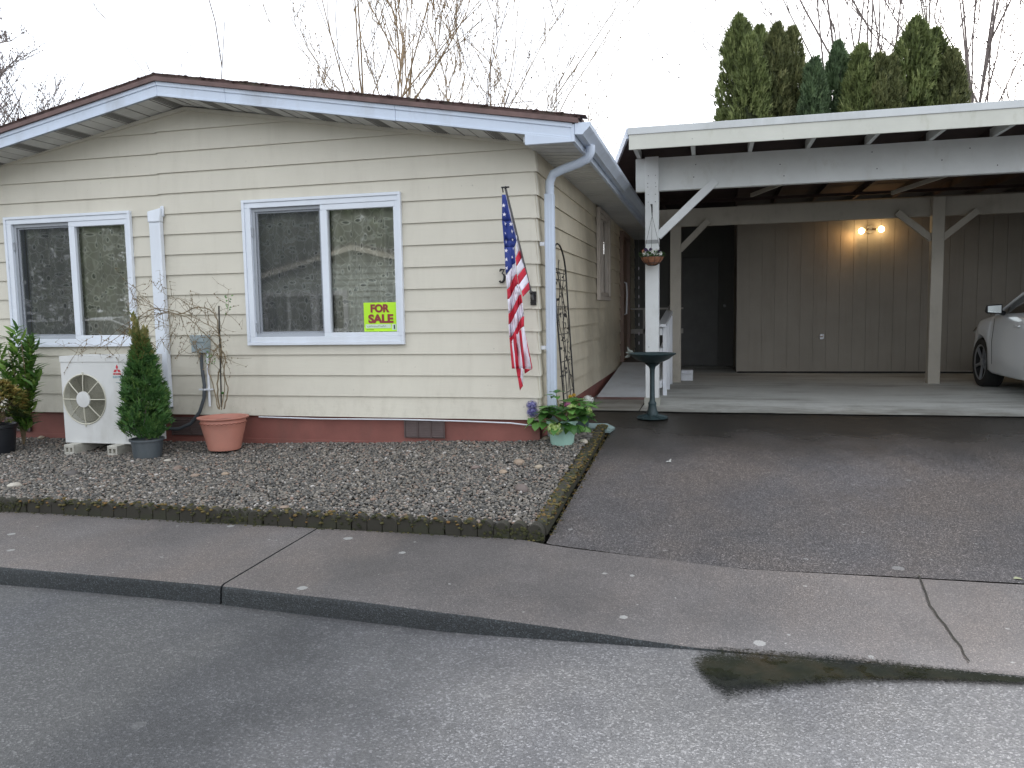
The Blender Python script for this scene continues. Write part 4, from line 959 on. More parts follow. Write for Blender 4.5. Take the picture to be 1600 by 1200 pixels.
V = [([(343, 640, -.38), (340, 600, -.39), (346, 560, -.39), (342, 520, -.39), (335, 490, -.4), (310, 480, -.4), (282, 490, -.4), (262, 488, -.42), (245, 482, -.45), (225, 490, -.48), (200, 520, -.5)], .0065, .003, 22),
 ([(350, 640, -.35), (356, 610, -.36), (350, 585, -.38), (352, 560, -.4), (340, 540, -.4), (318, 520, -.4), (300, 500, -.42), (278, 492, -.42), (250, 490, -.44), (215, 500, -.46), (180, 530, -.5), (150, 545, -.5)], .0055, .0022, 26),
 ([(340, 638, -.42), (333, 600, -.42), (325, 575, -.42), (335, 550, -.42), (345, 530, -.42), (330, 510, -.41), (300, 495, -.42), (270, 485, -.42), (232, 478, -.44), (212, 468, -.46), (205, 452, -.46)], .005, .0018, 24),
 ([(346, 640, -.4), (352, 590, -.4), (344, 560, -.38), (328, 545, -.4), (310, 548, -.42), (295, 552, -.42), (280, 540, -.42)], .004, .0016, 12),
 ([(262, 488, -.42), (240, 496, -.45), (228, 515, -.5), (222, 540, -.52)], .003, .0012, 10), ([(250, 486, -.44), (225, 470, -.45), (215, 455, -.46), (207, 445, -.46)], .003, .0012, 10),
 ([(300, 495, -.42), (296, 480, -.42), (298, 465, -.42), (295, 456, -.42)], .0025, .001, 6), ([(342, 520, -.4), (350, 500, -.38), (355, 485, -.38), (358, 468, -.38)], .0025, .0012, 5),
 ([(225, 490, -.48), (190, 510, -.5), (160, 535, -.5), (130, 548, -.5), (118, 550, -.5)], .0026, .001, 12), ([(245, 482, -.45), (220, 505, -.5), (190, 540, -.5), (172, 560, -.5)], .0024, .001, 12),
 ([(282, 490, -.4), (290, 515, -.4), (300, 540, -.4), (318, 556, -.4)], .0024, .001, 10), ([(310, 480, -.4), (328, 500, -.4), (338, 525, -.4)], .0024, .001, 8),
 ([(262, 488, -.42), (268, 520, -.42), (262, 545, -.44), (270, 560, -.44)], .0022, .001, 9), ([(300, 497, -.4), (285, 470, -.42), (262, 462, -.43), (240, 445, -.45)], .0022, .001, 9)]
for pts, a, c, tw in V: vine(pts, a, c, tw)
f.build('vine', VINE, C)
f = MB()
for _ in range(16):
    p = at(rnd.uniform(352, 362), rnd.uniform(462, 490), -.38); f.leaf(p, (rnd.gauss(0, 1), rnd.gauss(0, .4), rnd.gauss(.3, 1)), (0, -1, .2), .022, .012)
for _ in range(26):
    p = at(rnd.uniform(320, 335), rnd.uniform(545, 568), -.4); f.leaf(p, (rnd.gauss(0, 1), rnd.gauss(0, .4), rnd.gauss(-.8, .5)), (0, -1, .2), .018, .009)
f.blob(at(348, 614, -.41), .012, 0, (1, 1, 1), .2); f.build('leaves', HYDL, C)
# hydrangeas
def hydra(name, c, r0, r1, h, mat, lab, leaves, blooms, wobble=0):
    T_ = thing(name, c, lab, 'potted plant'); po = pot(T_, c, r0, r1, h, mat)
    f = MB(); g = MB(); lm = MB()
    for (dx, dy, dz, az, el, L) in leaves:
        p0 = Vector((c[0], c[1], c[2]+h*.85)); p = Vector((c[0]+dx, c[1]+dy, c[2]+h+dz)); f.tube([p0, (p0+p)/2+Vector((0, 0, .02)), p], .0035, 5)
        for s_ in range(3):
            a = az+(s_-1)*1.3+rnd.uniform(-.2, .2); d = Vector((math.cos(a), math.sin(a), el+rnd.uniform(-.25, .25))); lm.leaf(p, d, (0, 0, 1), L*rnd.uniform(.75, 1.1), L*.62, 0, None, .14, .3)
    f.build('stem', VINE, T_); lm.build('foliage', HYDL, T_)
    for (dx, dy, dz, r, m) in blooms:
        q = MB(); cc = Vector((c[0]+dx, c[1]+dy, c[2]+h+dz))
        for k in range(150):
            v = Vector([rnd.gauss(0, 1) for _ in range(3)]).normalized(); p = cc+Vector((v.x, v.y, v.z*.85))*r
            t1 = v.orthogonal().normalized(); t2 = v.cross(t1)
            tn = min(1, max(0, rnd.gauss(.5, .28)))
            for s_ in range(4):
                a = s_*math.pi/2+k; d = t1*math.cos(a)+t2*math.sin(a); e = t1*math.cos(a+1.57)+t2*math.sin(a+1.57); w = r*.12
                q.add([p, p+d*w+e*w*.6+v*.002, p+d*w*1.5+v*.003, p+d*w-e*w*.6+v*.002], [(0, 1, 2, 3)], 0, tn)
        q.blob(cc, r*.93, 0, (1, 1, .85), .2); q.build('bloom', m, T_, smooth=False)
    return T_
def ring_leaves(n, r, zlo, zhi, L, seed):
    g = random.Random(seed); o = []
    for i in range(n):
        a = i*2.4+g.random()*.5; k = g.uniform(.35, 1); o.append((r*k*math.cos(a), r*k*math.sin(a), g.uniform(zlo, zhi), a, g.uniform(-.1, .6), L*g.uniform(.8, 1.15)))
    return o
hp = hydra('potted_hydrangea', (.187, -.05, -.045), .088, .118, .225, MINT, 'hydrangea with round green flower heads in a mint green plastic pot at the house corner',
      ring_leaves(24, .18, -.03, .12, .15, 3)+[(-.04, -.03, .22, 1.2, .3, .09), (-.04, -.03, .19, 3.6, .3, .10), (-.2, -.02, -.02, 3.3, -.4, .13), (-.24, 0, .01, 3.0, -.3, .10), (.09, -.1, -.02, 5.4, -.6, .12)],
      [(-.02, -.195, -.045, .060, HYDF), (.10, -.12, .10, .045, HYDF), (-.255, .02, .115, .042, HYDB), (-.25, .02, .055, .045, HYDB), (.045, .02, .12, .028, HYDP)])
hydra('potted_flowers', (.205, .62, -.07), .085, .11, .21, M('dark_green_plastic', (.05, .085, .085), .45), 'mixed yellow, white and green blooms in a dark pot behind the mint pot',
      ring_leaves(20, .15, -.04, .08, .125, 5)+[(.02, -.1, -.08, 4.6, -.7, .12), (.09, -.08, -.1, 5.2, -.8, .12), (-.08, -.08, -.1, 4.2, -.8, .12)],
      [(-.03, -.10, .08, .052, HYDF), (.10, -.08, .04, .042, HYDF), (.10, 0, .13, .045, WHF), (-.06, -.02, .16, .018, YELF), (-.03, 0, .17, .016, YELF), (-.1, .0, .11, .022, PUR), (.03, .02, .13, .02, PUR)])
# weed and dead leaf on the sidewalk
f = MB(); wp = atz(711, 832, -.25)
for k in range(10): f.leaf((wp[0], wp[1], -.247), (math.cos(k*.63), math.sin(k*.63), .25), (0, 0, 1), rnd.uniform(.04, .065), .016, 0, rnd.uniform(.4, 1))
f.leaf((wp[0], wp[1], -.247), (.2, 0, 1), (0, 1, 0), .07, .02)
tag(f.build('weed', HYDL), 'small green weed growing at the foot of the mossy edging', 'weed')
f = MB(); wp = atz(773, 838, -.25); f.leaf((wp[0]-.03, wp[1], -.240), (1, .1, .05), (0, 0, 1), .07, .04)
tag(f.build('fallen_leaf', M('dead_leaf', (.25, .12, .07), .8)), 'curled brown dead leaf on the sidewalk by the edging', 'leaf', 'fallen leaves on the pavement')
f = MB(); wp = atz(1046, 722, -.13); wz = driveZ(wp[1]); wp = atz(1046, 722, wz+.006)
f.leaf((wp[0]-.03, wp[1], wp[2]), (1, .1, .15), (0, 0, 1), .05, .03); f.leaf((wp[0], wp[1], wp[2]), (.3, .1, .7), (0, 1, 0), .03, .015)
tag(f.build('fallen_petal', WHF), 'curled white petal lying on the driveway below the bird bath', 'petal')
f = MB(); wp = atz(1590, 906, -.26); f.leaf((wp[0]-.02, wp[1], wp[2]+.004), (1, .1, .1), (0, 0, 1), .05, .035)
tag(f.build('fallen_leaf', M('pale_leaf', (.35, .36, .22), .8)), 'pale yellow leaf on the driveway joint at the right edge', 'leaf', 'fallen leaves on the pavement')

# splash block
f = MB(); zg = -.055
pr = [(0, 0), (.26, 0), (.26, .05), (.235, .055), (.215, .02), (.045, .02), (.025, .055), (0, .05)]
n = len(pr); vs = []
for (x, e) in ((.10, 1.), (.40, 1.), (.47, .35)):
    for a, h in pr: vs.append((x+.02*(a/.26), .80+a, zg+h*e))
f.add(vs, [(i*n+j, i*n+(j+1) % n, (i+1)*n+(j+1) % n, (i+1)*n+j) for i in range(2) for j in range(n)]+[tuple(range(n)), tuple(range(2*n, 3*n))[::-1]])
tag(f.build('splash_block', SPLASH, bevel=.003), 'grey green plastic splash block on the ground right of the flower pots', 'splash block')

# ------------------------------------------------------------------ trellis
T_ = thing('garden_trellis', (.14, .6, -.05), 'narrow arched black iron trellis with scrollwork leaning on the side wall', 'trellis')
Y1, Y2 = .38, .92
XT1 = at(866, 440, Y1); XB1 = at(881, 625, Y1); XT2 = at(885, 440, Y2); XB2 = at(897, 618, Y2)
def tp(u, z):   # u across 0..1, z height: a leaning flat panel
    x1 = XB1[0]+(XT1[0]-XB1[0])*(z-XB1[2])/(XT1[2]-XB1[2]); x2 = XB2[0]+(XT2[0]-XB2[0])*(z-XB2[2])/(XT2[2]-XB2[2])
    return (max(.016, x1+(x2-x1)*u), Y1+(Y2-Y1)*u, z)
f = MB()
for u in (0, 1): f.tube([tp(u, -.06), tp(u, .6), tp(u, 1.40)], .008, 6)
f.tube([tp(.5-.5*math.cos(a), 1.40+.26*math.sin(a)) for a in fr_(0, math.pi, 14)], .008, 6)
tf = f.build('frame', BLACKM, T_)
f = MB()
for z in (.10, .34, .62, .86, 1.10, 1.34, 1.40): f.tube([tp(0, z), tp(1, z)], .0045, 5)
for u in (.33, .66): f.tube([tp(u, -.04), tp(u, .62)], .0045, 5)
f.tube([tp(.5, .62), tp(.5, 1.4)], .0035, 5)
f.build('crossbar', BLACKM, T_)
f = MB()
for k in range(3):
    u0 = (.25, .5, .75)[k]; f.tube([tp(u0+.14*math.sin(z*11+k*2), z) for z in fr_(.36, 1.52-.08*abs(k-1), 30)], .0035, 4)
for _ in range(80):
    z = rnd.uniform(.4, 1.5); u = rnd.uniform(.1, .9); p = tp(u, z); f.leaf(p, (rnd.gauss(0, .2), rnd.gauss(0, 1), rnd.gauss(0, 1)), (1, 0, 0), .05, .025)
f.build('scrollwork', BLACKM, T_)

# ------------------------------------------------------------------ flag
Fg = thing('flag', (-.04, -.05, 1.2), 'furled stars and stripes flag hanging from an angled pole at the house corner', 'flag')
pb = at(829.5, 456, -.10); ptp = at(789.5, 293, -.60)
def pol(py): k = (456-py)/(456-293); return -.10-.5*k
f = MB(); pe = at(833, 468, -.05); f.tube([pe, pb, ptp], .0085, 8); f.build('pole', STEEL, Fg)
f = MB(); f.blob(ptp, .012, 0); f.tube([ptp+np.array([-.03, 0, .002]), ptp+np.array([.03, 0, .002])], .006, 6); f.tube([ptp+np.array([-.022, 0, 0]), ptp+np.array([-.018, .0, -.035])], .005, 5); f.build('finial', BLACKM, Fg)
f = MB(); bc = at(833, 466, -.04); f.box(bc[0]-.024, bc[0]+.024, -.035, -.02, bc[2]-.055, bc[2]+.055)
for q in (-.018, .0, .018):
    for r_ in (-.036, 0, .036): f.tube([(bc[0]+q*.8, -.035, bc[2]+r_), (bc[0]+q*.8, -.045, bc[2]+r_)], .010, 6)
f.tube([(bc[0], -.03, bc[2]), pb], .014, 8); f.build('bracket', BLACKM, Fg)
def FY(x, y):      # depth of the hanging cloth: gathered folds
    fold = .018*math.sin((x-785)*.55+y*.012)+.010*math.sin((x-785)*1.15+2+y*.02)
    return -.40+(y-300)*.0002+fold*(.5+min(1, (y-300)/150.)*.8)
cl = MB()
def patch(P, m, nu=5, nv=6, yr=None):
    # P: four corner pixels (tl, tr, br, bl); yr gives depth
    vs = []
    for j in range(nv+1):
        for i in range(nu+1):
            u, v = i/nu, j/nv; x = (P[0][0]*(1-u)+P[1][0]*u)*(1-v)+(P[3][0]*(1-u)+P[2][0]*u)*v; y = (P[0][1]*(1-u)+P[1][1]*u)*(1-v)+(P[3][1]*(1-u)+P[2][1]*u)*v
            Y = FY(x, y) if yr is None else yr(x, y, u); vs.append(at(x, y, Y))
    cl.add(vs, [(j*(nu+1)+i, j*(nu+1)+i+1, (j+1)*(nu+1)+i+1, (j+1)*(nu+1)+i) for j in range(nv) for i in range(nu)], m)
BL, WH, RD = 0, 1, 2
def ya(x, y, u): k = u**1.5; return FY(x, y)*(1-k)+(pol(y)+.0)*k if y < 400 else FY(x, y)
patch([(784.5, 304), (790, 304), (799, 345), (784.5, 345)], BL, 4, 6)
patch([(784.5, 345), (799, 345), (807.5, 376), (787, 376)], BL, 6, 5)
patch([(787, 376), (807.5, 376), (804, 386), (788, 386)], BL, 6, 2); patch([(788, 386), (804, 386), (805.5, 410), (790.5, 430)], BL, 6, 5)
patch([(790, 304), (792, 306), (808, 372), (807, 376)], WH, 1, 8, lambda x, y, u: FY(x, y)+.004)
LFT = [(790.5, 430), (792.3, 452), (793, 468), (794.6, 490), (794.5, 507), (795.8, 528), (797, 537)]
RGT = [(805.5, 410), (807.5, 428), (809.7, 444), (814.5, 460), (816.5, 473), (818.8, 494), (818.6, 510)]
for i, mm in enumerate([WH, RD, WH, RD, WH, RD]):
    a, b_, c_, d_ = LFT[i], RGT[i], RGT[i+1], LFT[i+1]
    # curve each stripe: sagging S shape
    N = 8; top = []; bot = []
    for k in range(N+1):
        u = k/N; s_ = u+.10*math.sin(u*math.pi*2)*-1; e = u*u*(3-2*u)
        top.append((a[0]+(b_[0]-a[0])*u, a[1]+(b_[1]-a[1])*e)); bot.append((d_[0]+(c_[0]-d_[0])*u, d_[1]+(c_[1]-d_[1])*e))
    for k in range(N): patch([top[k], top[k+1], bot[k+1], bot[k]], mm, 1, 3)
def yb(x, y, u): return FY(x, y)*(1-u)+pol(y)*u
SL = [(807, 376), (805.5, 403), (807.2, 416), (808.5, 431), (810.5, 445), (815, 455), (816.8, 464)]
SR = [(807.8, 376), (811, 391), (815.5, 402), (820.5, 416), (823.5, 427), (826.5, 440), (828, 452)]
for i, mm in enumerate([WH, RD, WH, RD, WH, RD]): patch([SL[i], SR[i], SR[i+1], SL[i+1]], mm, 4, 4, yb)
up_ = [(797, 537), (803, 527), (806, 523), (809, 520), (813, 515), (816, 512), (818.6, 510), (820, 516), (822, 530)]
TOPX = [(796.5, 533), (799.5, 534), (802, 529), (806.5, 523), (811, 518), (814.5, 514), (818.6, 510), (821, 522), (822.5, 528)]
BOTX = [(800, 576), (804.5, 576), (806, 576), (811, 576), (817, 576.5), (820.5, 576), (829, 576), (830.5, 578), (832, 575)]
for i, mm in enumerate([RD, WH, RD, WH, RD, WH, WH, RD]):
    patch([TOPX[i], TOPX[i+1], BOTX[i+1], BOTX[i]], mm, 2, 10)
patch([(819, 576), (830, 577), (826, 580), (820, 584)], RD, 3, 2); patch([(806, 575), (814, 575), (813.5, 590), (809, 590)], RD, 4, 4); patch([(814, 575), (817.5, 575), (817, 603), (813.5, 590)], WH, 2, 5)
patch([(809, 590), (813.5, 590), (817, 603), (812.5, 610)], RD, 3, 4)
fo = cl.build('cloth', [BLUE, FWHITE, RED], Fg, ang=80)
so2 = fo.modifiers.new('thick', 'SOLIDIFY'); so2.thickness = .0015
for x, y in [(786.8, 321), (788, 335), (788.6, 349.5), (789.3, 363.5), (790, 377.5), (790.8, 391.5), (791.5, 405.5), (792.3, 419), (798.2, 350), (799.4, 361.5), (800.2, 374), (800.6, 388), (801, 401.5)]:
    f = MB(); Y = FY(x, y)-.006; vs = []
    for k in range(10):
        r_ = 3.6 if k % 2 == 0 else 1.5; a = -math.pi/2+k*math.pi/5+.1; vs.append(at(x+r_*.92*math.cos(a), y+r_*math.sin(a), Y))
    f.add([at(x, y, Y)]+vs, [(0, 1+k, 1+(k+1) % 10) for k in range(10)]); f.build('star', FWHITE, fo, smooth=False)

# ------------------------------------------------------------------ bird bath
B = thing('bird_bath', (.80, 1.62, -.02), 'dark green cast metal bird bath on a slim pedestal in front of the carport post', 'bird bath')
bc = (.80, 1.62, -.022)
f = MB(); f.lathe([(.001, .535), (.03, .545), (.09, .56), (.16, .59), (.215, .632), (.232, .640), (.236, .648), (.228, .652), (.205, .640), (.15, .612), (.08, .59), (.001, .582)], bc, 40); bo = f.build('basin', IRON, B)
f = MB(); bx0 = bc[0]-.215; f.blob((bx0, bc[1], bc[2]+.668), .022, 0, (1.3, .7, .8)); f.leaf((bx0-.01, bc[1], bc[2]+.66), (-.4, 0, 1), (0, 1, 0), .065, .022); f.leaf((bx0+.01, bc[1], bc[2]+.635), (-1, 0, -.35), (0, 1, 0), .07, .03); f.leaf((bx0+.0, bc[1], bc[2]+.655), (-1, 0, .1), (0, 1, 0), .05, .02); f.build('bird_ornament', M('weathered_bronze', (.20, .22, .20), .5), bo)
f = MB(); f.lathe([(.058, .02), (.06, .05), (.045, .09), (.038, .13), (.042, .15), (.030, .17), (.026, .2), (.024, .4), (.026, .49), (.034, .515), (.06, .535), (.08, .55)], bc, 24); f.build('column', IRON, B)
f = MB(); f.lathe([(.001, .03), (.06, .03), (.10, .018), (.15, .008), (.158, .004), (.155, 0)], bc, 36)
for k in range(10):
    a = k*math.pi/5; f.tube([(bc[0]+.06*math.cos(a), bc[1]+.06*math.sin(a), bc[2]+.034), (bc[0]+.15*math.cos(a+.3), bc[1]+.15*math.sin(a+.3), bc[2]+.012)], .007, 5)
f.build('base', IRON, B)

# ------------------------------------------------------------------ carport
K = thing('carport', (4.0, 2.5, 0), 'open white timber carport with a flat roof, braced posts and a long front beam', 'carport')
RX = 9.0
def brace(name, p, q, w, h, mat, parent, Y, th):
    d = Vector((q[0]-p[0], 0, q[1]-p[1])).normalized(); n_ = Vector((-d.z, 0, d.x))*h/2
    f = MB(); P = [Vector((p[0], 0, p[1])), Vector((q[0], 0, q[1]))]; poly = [(P[0]-n_), (P[1]-n_), (P[1]+n_), (P[0]+n_)]
    f.prism([(v.x, v.z) for v in poly], Y, Y+th); return f.build(name, mat, parent, bevel=.003)
bx('front_beam', BEAM, K, .562, RX, 2.53, 2.62, 2.345, 2.697)
po = bx('post', POSTM, K, .667, .812, 2.46, 2.60, -.02, 2.700); bx('post', POSTM, K, 7.6, 7.745, 2.46, 2.6, 0, 2.70)
f = MB()
for z in (2.50, 2.42, 2.38, 2.30, 2.22): 
    for x in (.70, .78): f.tube([(x+rnd.uniform(-.01, .01), 2.458, z), (x, 2.46, z)], .004, 6)
f.build('nail', BLACKM, po)
for xx, zz in ((1.18, 2.47), (1.2, 2.60), (2.06, 2.55), (2.1, 2.43), (2.95, 2.62), (3.0, 2.45), (3.6, 2.5), (3.85, 2.60), (4.1, 2.42)):
    f = MB(); f.tube([(xx, 2.5265, zz), (xx, 2.531, zz)], .006, 6); f.build('bolt', BLACKM, K)
f = MB(); f.box(.672, .807, 2.4545, 2.4585, 1.775, 1.815); f.build('metal_strap', M('dull_tape', (.33, .34, .34), .5), po)
f = MB(); f.box(.655, .824, 2.450, 2.61, -.02, .09); f.build('stained_foot', wood_paint('stained_post_foot', (.40, .40, .35), (.14, .14, .10), .9), po)
brace('brace', (.80, 1.855), (1.41, 2.42), 0, .085, POSTM, K, 2.50, .045)
for k, x in enumerate((.80, 4.20)):
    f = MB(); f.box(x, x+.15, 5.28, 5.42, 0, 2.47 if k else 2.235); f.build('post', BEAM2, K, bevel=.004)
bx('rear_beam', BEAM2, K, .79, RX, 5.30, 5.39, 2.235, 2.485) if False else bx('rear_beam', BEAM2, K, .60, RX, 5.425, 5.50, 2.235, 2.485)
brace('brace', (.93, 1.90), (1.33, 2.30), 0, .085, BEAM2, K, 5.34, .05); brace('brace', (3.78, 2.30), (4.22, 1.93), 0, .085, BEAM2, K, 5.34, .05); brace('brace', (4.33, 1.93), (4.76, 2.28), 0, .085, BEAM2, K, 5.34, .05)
# roof
f = MB(); lx = lambda y: .575-.185*(y-1.75)
f.prism([(lx(1.75), 1.78), (RX, 1.78), (RX, 10), (lx(10), 10)], 2.79, 2.86, axis='z'); rfo = f.build('roof', DECKM, K)
f = MB(); f.box(.565, RX, 1.745, 1.765, 2.648, 2.797); f.build('fascia', CFAS, K, bevel=.003)
f = MB(); f.hexa([(.553, 1.735, 2.792), (RX, 1.735, 2.792), (RX, 1.85, 2.792), (.553, 1.85, 2.792), (.553, 1.735, 2.862), (RX, 1.735, 2.862), (RX, 1.85, 2.868), (.553, 1.85, 2.868)]); f.build('roof_flashing', FLASH, K, bevel=.004)
f = MB(); a = (lx(1.77)-.012, 1.77); c = (lx(10)-.012, 10)
f.hexa([(a[0]-.02, a[1], 2.765), (a[0], a[1], 2.765), (c[0], c[1], 2.765), (c[0]-.02, c[1], 2.765), (a[0]-.02, a[1], 2.866), (a[0], a[1], 2.866), (c[0], c[1], 2.866), (c[0]-.02, c[1], 2.866)]); f.build('side_trim', FASCIA, K)
f = MB(); f.hexa([(lx(6.2), 6.2, 2.44), (lx(6.2)+.02, 6.2, 2.44), (lx(10)+.02, 10, 2.44), (lx(10), 10, 2.44), (lx(6.2), 6.2, 2.789), (lx(6.2)+.02, 6.2, 2.789), (lx(10)+.02, 10, 2.789), (lx(10), 10, 2.789)]); f.box(RX+.0, RX+.05, 1.8, 10, 0, 2.78); f.build('added_shade_panel', DECKM, K)  # roof-slot board and end wall, added to block light and darken the carport
x = .60
while x < RX:
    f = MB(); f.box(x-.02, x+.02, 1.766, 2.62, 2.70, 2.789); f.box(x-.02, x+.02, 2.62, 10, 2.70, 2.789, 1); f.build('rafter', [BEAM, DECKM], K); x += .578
f = MB(); 
for y in (3.4, 4.3, 6.2): f.box(.6, RX, y, y+.04, 2.66, 2.70)
f.build('purlin', DECKM, K)
f = MB(); f.bar((1.9, 5.2, 2.60), (2.9, 2.7, 2.66), .03, .05); f.bar((3.7, 5.3, 2.55), (4.6, 2.8, 2.66), .03, .05); f.build('roof_strut', BEAM2, K)

# storage shed behind the parking bay
S_ = thing('storage_shed', (3.9, 7.5, 0), 'beige grooved plywood storage shed across the back of the carport', 'shed')
f = MB(); g0 = 1.772; k = 0; x = g0
while x < RX+.5:
    x2 = x+.1935; f.box(x+.0025, x2-.0025, 6.990, 7.03, .035, 2.69); x = x2; k += 1
f.box(g0, RX+.5, 7.0, 7.05, .035, 2.69, 1)
f.box(g0, g0+.03, 7.05, 9.4, .02, 2.69); f.build('wall', [SHED, SHED], S_, smooth=False)
f = MB(); f.box(g0+.02, RX, 7.03, 9.3, 0.0, .03); f.build('floor', DARK, S_)
f = MB(); hc = at(1284, 526, 6.975); f.box(hc[0]-.03, hc[0]+.03, 6.962, 6.984, hc[2]-.04, hc[2]+.04); f.tube([(hc[0]-.06, 6.96, hc[2]), (hc[0]+.02, 6.96, hc[2])], .008, 6); f.build('hasp', STEEL, S_)
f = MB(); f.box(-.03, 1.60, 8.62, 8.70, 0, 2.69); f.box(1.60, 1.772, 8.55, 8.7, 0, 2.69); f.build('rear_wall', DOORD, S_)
f = MB(); f.box(.62, 1.50, 8.585, 8.618, .02, 1.98); 
dor = f.build('door', M('charcoal_door', (.10, .10, .095), .55), S_, bevel=.004)
f = MB(); q = at(1132, 478, 8.56); f.blob((q[0], 8.55, q[2]), .03, 0); f.tube([(q[0], 8.59, q[2]), (q[0], 8.55, q[2])], .012, 8); f.build('knob', STEEL, dor)
# flood light
Lx = thing('flood_light', (3.76, 6.97, 2.24), 'twin-bulb security light glowing warm on the shed wall', 'lamp')
b1 = at(1346, 361, 6.86); b2 = at(1377, 358, 6.86); mid = (b1+b2)/2
f = MB(); f.tube([(mid[0], 6.984, mid[2]+.02), (mid[0], 6.95, mid[2]+.02)], .06, 20); f.build('mount', M('white_fixture', (.4, .38, .34), .5), Lx, bevel=.004)
for q, s_ in ((b1, -1), (b2, 1)):
    o_ = np.array([mid[0]+s_*.03, 6.95, mid[2]+.02]); f = MB(); d = q-o_; e = o_+d*.55
    f.tube([o_, o_+d*.25, e], [.012, .014, .028], 12); so_ = f.build('lamp_socket', M('bronze_socket', (.12, .08, .05), .5), Lx)
    f = MB(); n1, n2 = 14, 8; vs = []
    for a in range(n2+1):
        for c in range(n1):
            th = math.pi*a/n2; ph = 2*math.pi*c/n1; vs.append((q[0]+.042*math.sin(th)*math.cos(ph), q[1]+.042*math.sin(th)*math.sin(ph), q[2]+.045*math.cos(th)))
    f.add(vs, [(a*n1+c, a*n1+(c+1) % n1, (a+1)*n1+(c+1) % n1, (a+1)*n1+c) for a in range(n2) for c in range(n1)]); f.build('bulb', BULB, Lx)
    L_ = bpy.data.lights.new('bulb_light', 'SPOT'); L_.energy = 2.1 if s_ < 0 else .6; L_.color = (1, .52, .18); L_.shadow_soft_size = .04; L_.spot_size = R(130); L_.spot_blend = .8
    lo = bpy.data.objects.new('bulb_light', L_); scene.collection.objects.link(lo)
    lp = Vector(q)+Vector((s_*.06, -.03, -.03)); lo.location = lp-Vector(WL[Lx]); lo.parent = Lx; lo.rotation_euler = Vector((s_*.75, .45 if s_ < 0 else .1, -.5)).to_track_quat('-Z', 'Y').to_euler()

# ramp, deck and railings
Rp = thing('access_ramp', (.4, 3.05, 0), 'white painted ramp with a side railing leading up to the side door', 'ramp')
f = MB(); f.hexa([(.045, 3.08, .012), (.735, 3.02, .012), (.745, 6.0, .20), (.04, 6.0, .20), (.045, 3.08, .034), (.735, 3.02, .034), (.745, 6.0, .25), (.04, 6.0, .25)]); f.build('ramp_deck', M('pale_ramp_paint', (.78, .82, .87), .45, .06, 3, .2, 60, dirt=(.4, .4, .38)), Rp)
f = MB(); f.box(.045, .74, 3.0, 3.016, .006, .034); f.build('threshold', DRIP, Rp)
f = MB(); f.box(.03, .76, 6.0, 7.4, .20, .25); f.build('landing', M('grey_landing', (.16, .15, .14), .7), Rp)
def rz(y): return .84+(y-3.5)*(1.06-.84)/2.6
f = MB(); f.bar((.79, 3.42, rz(3.42)+.03), (.79, 6.3, rz(6.3)+.03), .10, .035); f.bar((.775, 3.5, rz(3.5)-.30), (.775, 6.3, rz(6.3)-.30), .035, .09); f.bar((.775, 3.5, rz(3.5)-.05), (.775, 6.3, rz(6.3)-.05), .035, .09); f.bar((.775, 3.4, .15), (.775, 6.0, .3), .03, .09); f.build('handrail', WHITE, Rp, bevel=.003)
for y in (3.52, 4.25, 5.0): bx('railing_post', WHITE, Rp, .795, .845, y, y+.06, 0, rz(y))
f = MB(); f.box(.05, .92, 7.3, 7.34, 1.055, 1.085); f.box(.05, .92, 7.3, 7.34, .65, .73); f.box(.25, .31, 7.3, 7.36, 0, 1.055); f.build('landing_rail', M('dim_rail', (.36, .34, .31), .6), Rp)
St = MB(); q = atz(1064, 595, 0)
St.box(q[0], q[0]+.17, q[1], q[1]+.3, 0, .09); St.box(q[0], q[0]+.17, q[1]+.08, q[1]+.3, .09, .15); St.box(q[0]-.005, q[0]+.175, q[1]-.01, q[1]+.09, .085, .1)
tag(St.build('step_box', WHITE, bevel=.004), 'small white two-level step on the slab beside the rear left post', 'step')
f = MB(); f.tube([(.20, 7.1, 2.6), (.20, 7.1, .35)], .0025, 4)
ch = f.build('rain_chain', STEEL); tag(ch, 'thin hanging chain of pale beads in the dark passage beside the side door', 'chain')
f = MB(); z = .5
while z < 1.75: f.blob((.20, 7.1, z), .011, 0, (.8, .8, 3.0)); z += .155
f.build('bead', FWHITE, ch)

# hanging basket
Hb = thing('hanging_basket', (.742, 2.33, 1.55), 'coco-lined hanging basket of pansies on the front carport post', 'hanging basket')
hc = at(1019, 402, 2.31); c0 = (hc[0], 2.31, hc[2])
f = MB(); f.lathe([(.001, -.085), (.04, -.082), (.08, -.062), (.108, -.03), (.122, 0), (.118, 0), (.1, -.03), (.001, -.03)], c0, 28); f.build('liner', COCO, Hb)
f = MB()
for k in range(10):
    a = k*math.pi/5; f.tube([(c0[0]+r_*math.cos(a), c0[1]+r_*math.sin(a), c0[2]+z) for r_, z in ((.125, .004), (.112, -.03), (.083, -.065), (.042, -.086), (.0, -.09))], .0025, 4)
for r_, z in ((.125, .004), (.084, -.064)): f.tube([(c0[0]+r_*math.cos(a), c0[1]+r_*math.sin(a), c0[2]+z) for a in fr_(0, 6.2832, 28)], .003, 4)
f.build('wire_frame', BLACKM, Hb)
hk = at(1018, 335, 2.36); f = MB()
for a in (.6, 2.6, 4.7): f.tube([(c0[0]+.12*math.cos(a), c0[1]+.12*math.sin(a), c0[2]), (c0[0], c0[1]+.01, hk[2]-.02)], .0022, 4)
f.tube([(c0[0], c0[1]+.01, hk[2]-.02), (c0[0]-.004, 2.33, hk[2]+.03), (c0[0]-.008, 2.35, hk[2]+.08), (c0[0]-.02, 2.40, hk[2]+.11), (c0[0]-.01, 2.455, hk[2]+.12), (c0[0]-.01, 2.455, hk[2]+.03)], .005, 6); f.build('hanger', BLACKM, Hb)
f = MB()
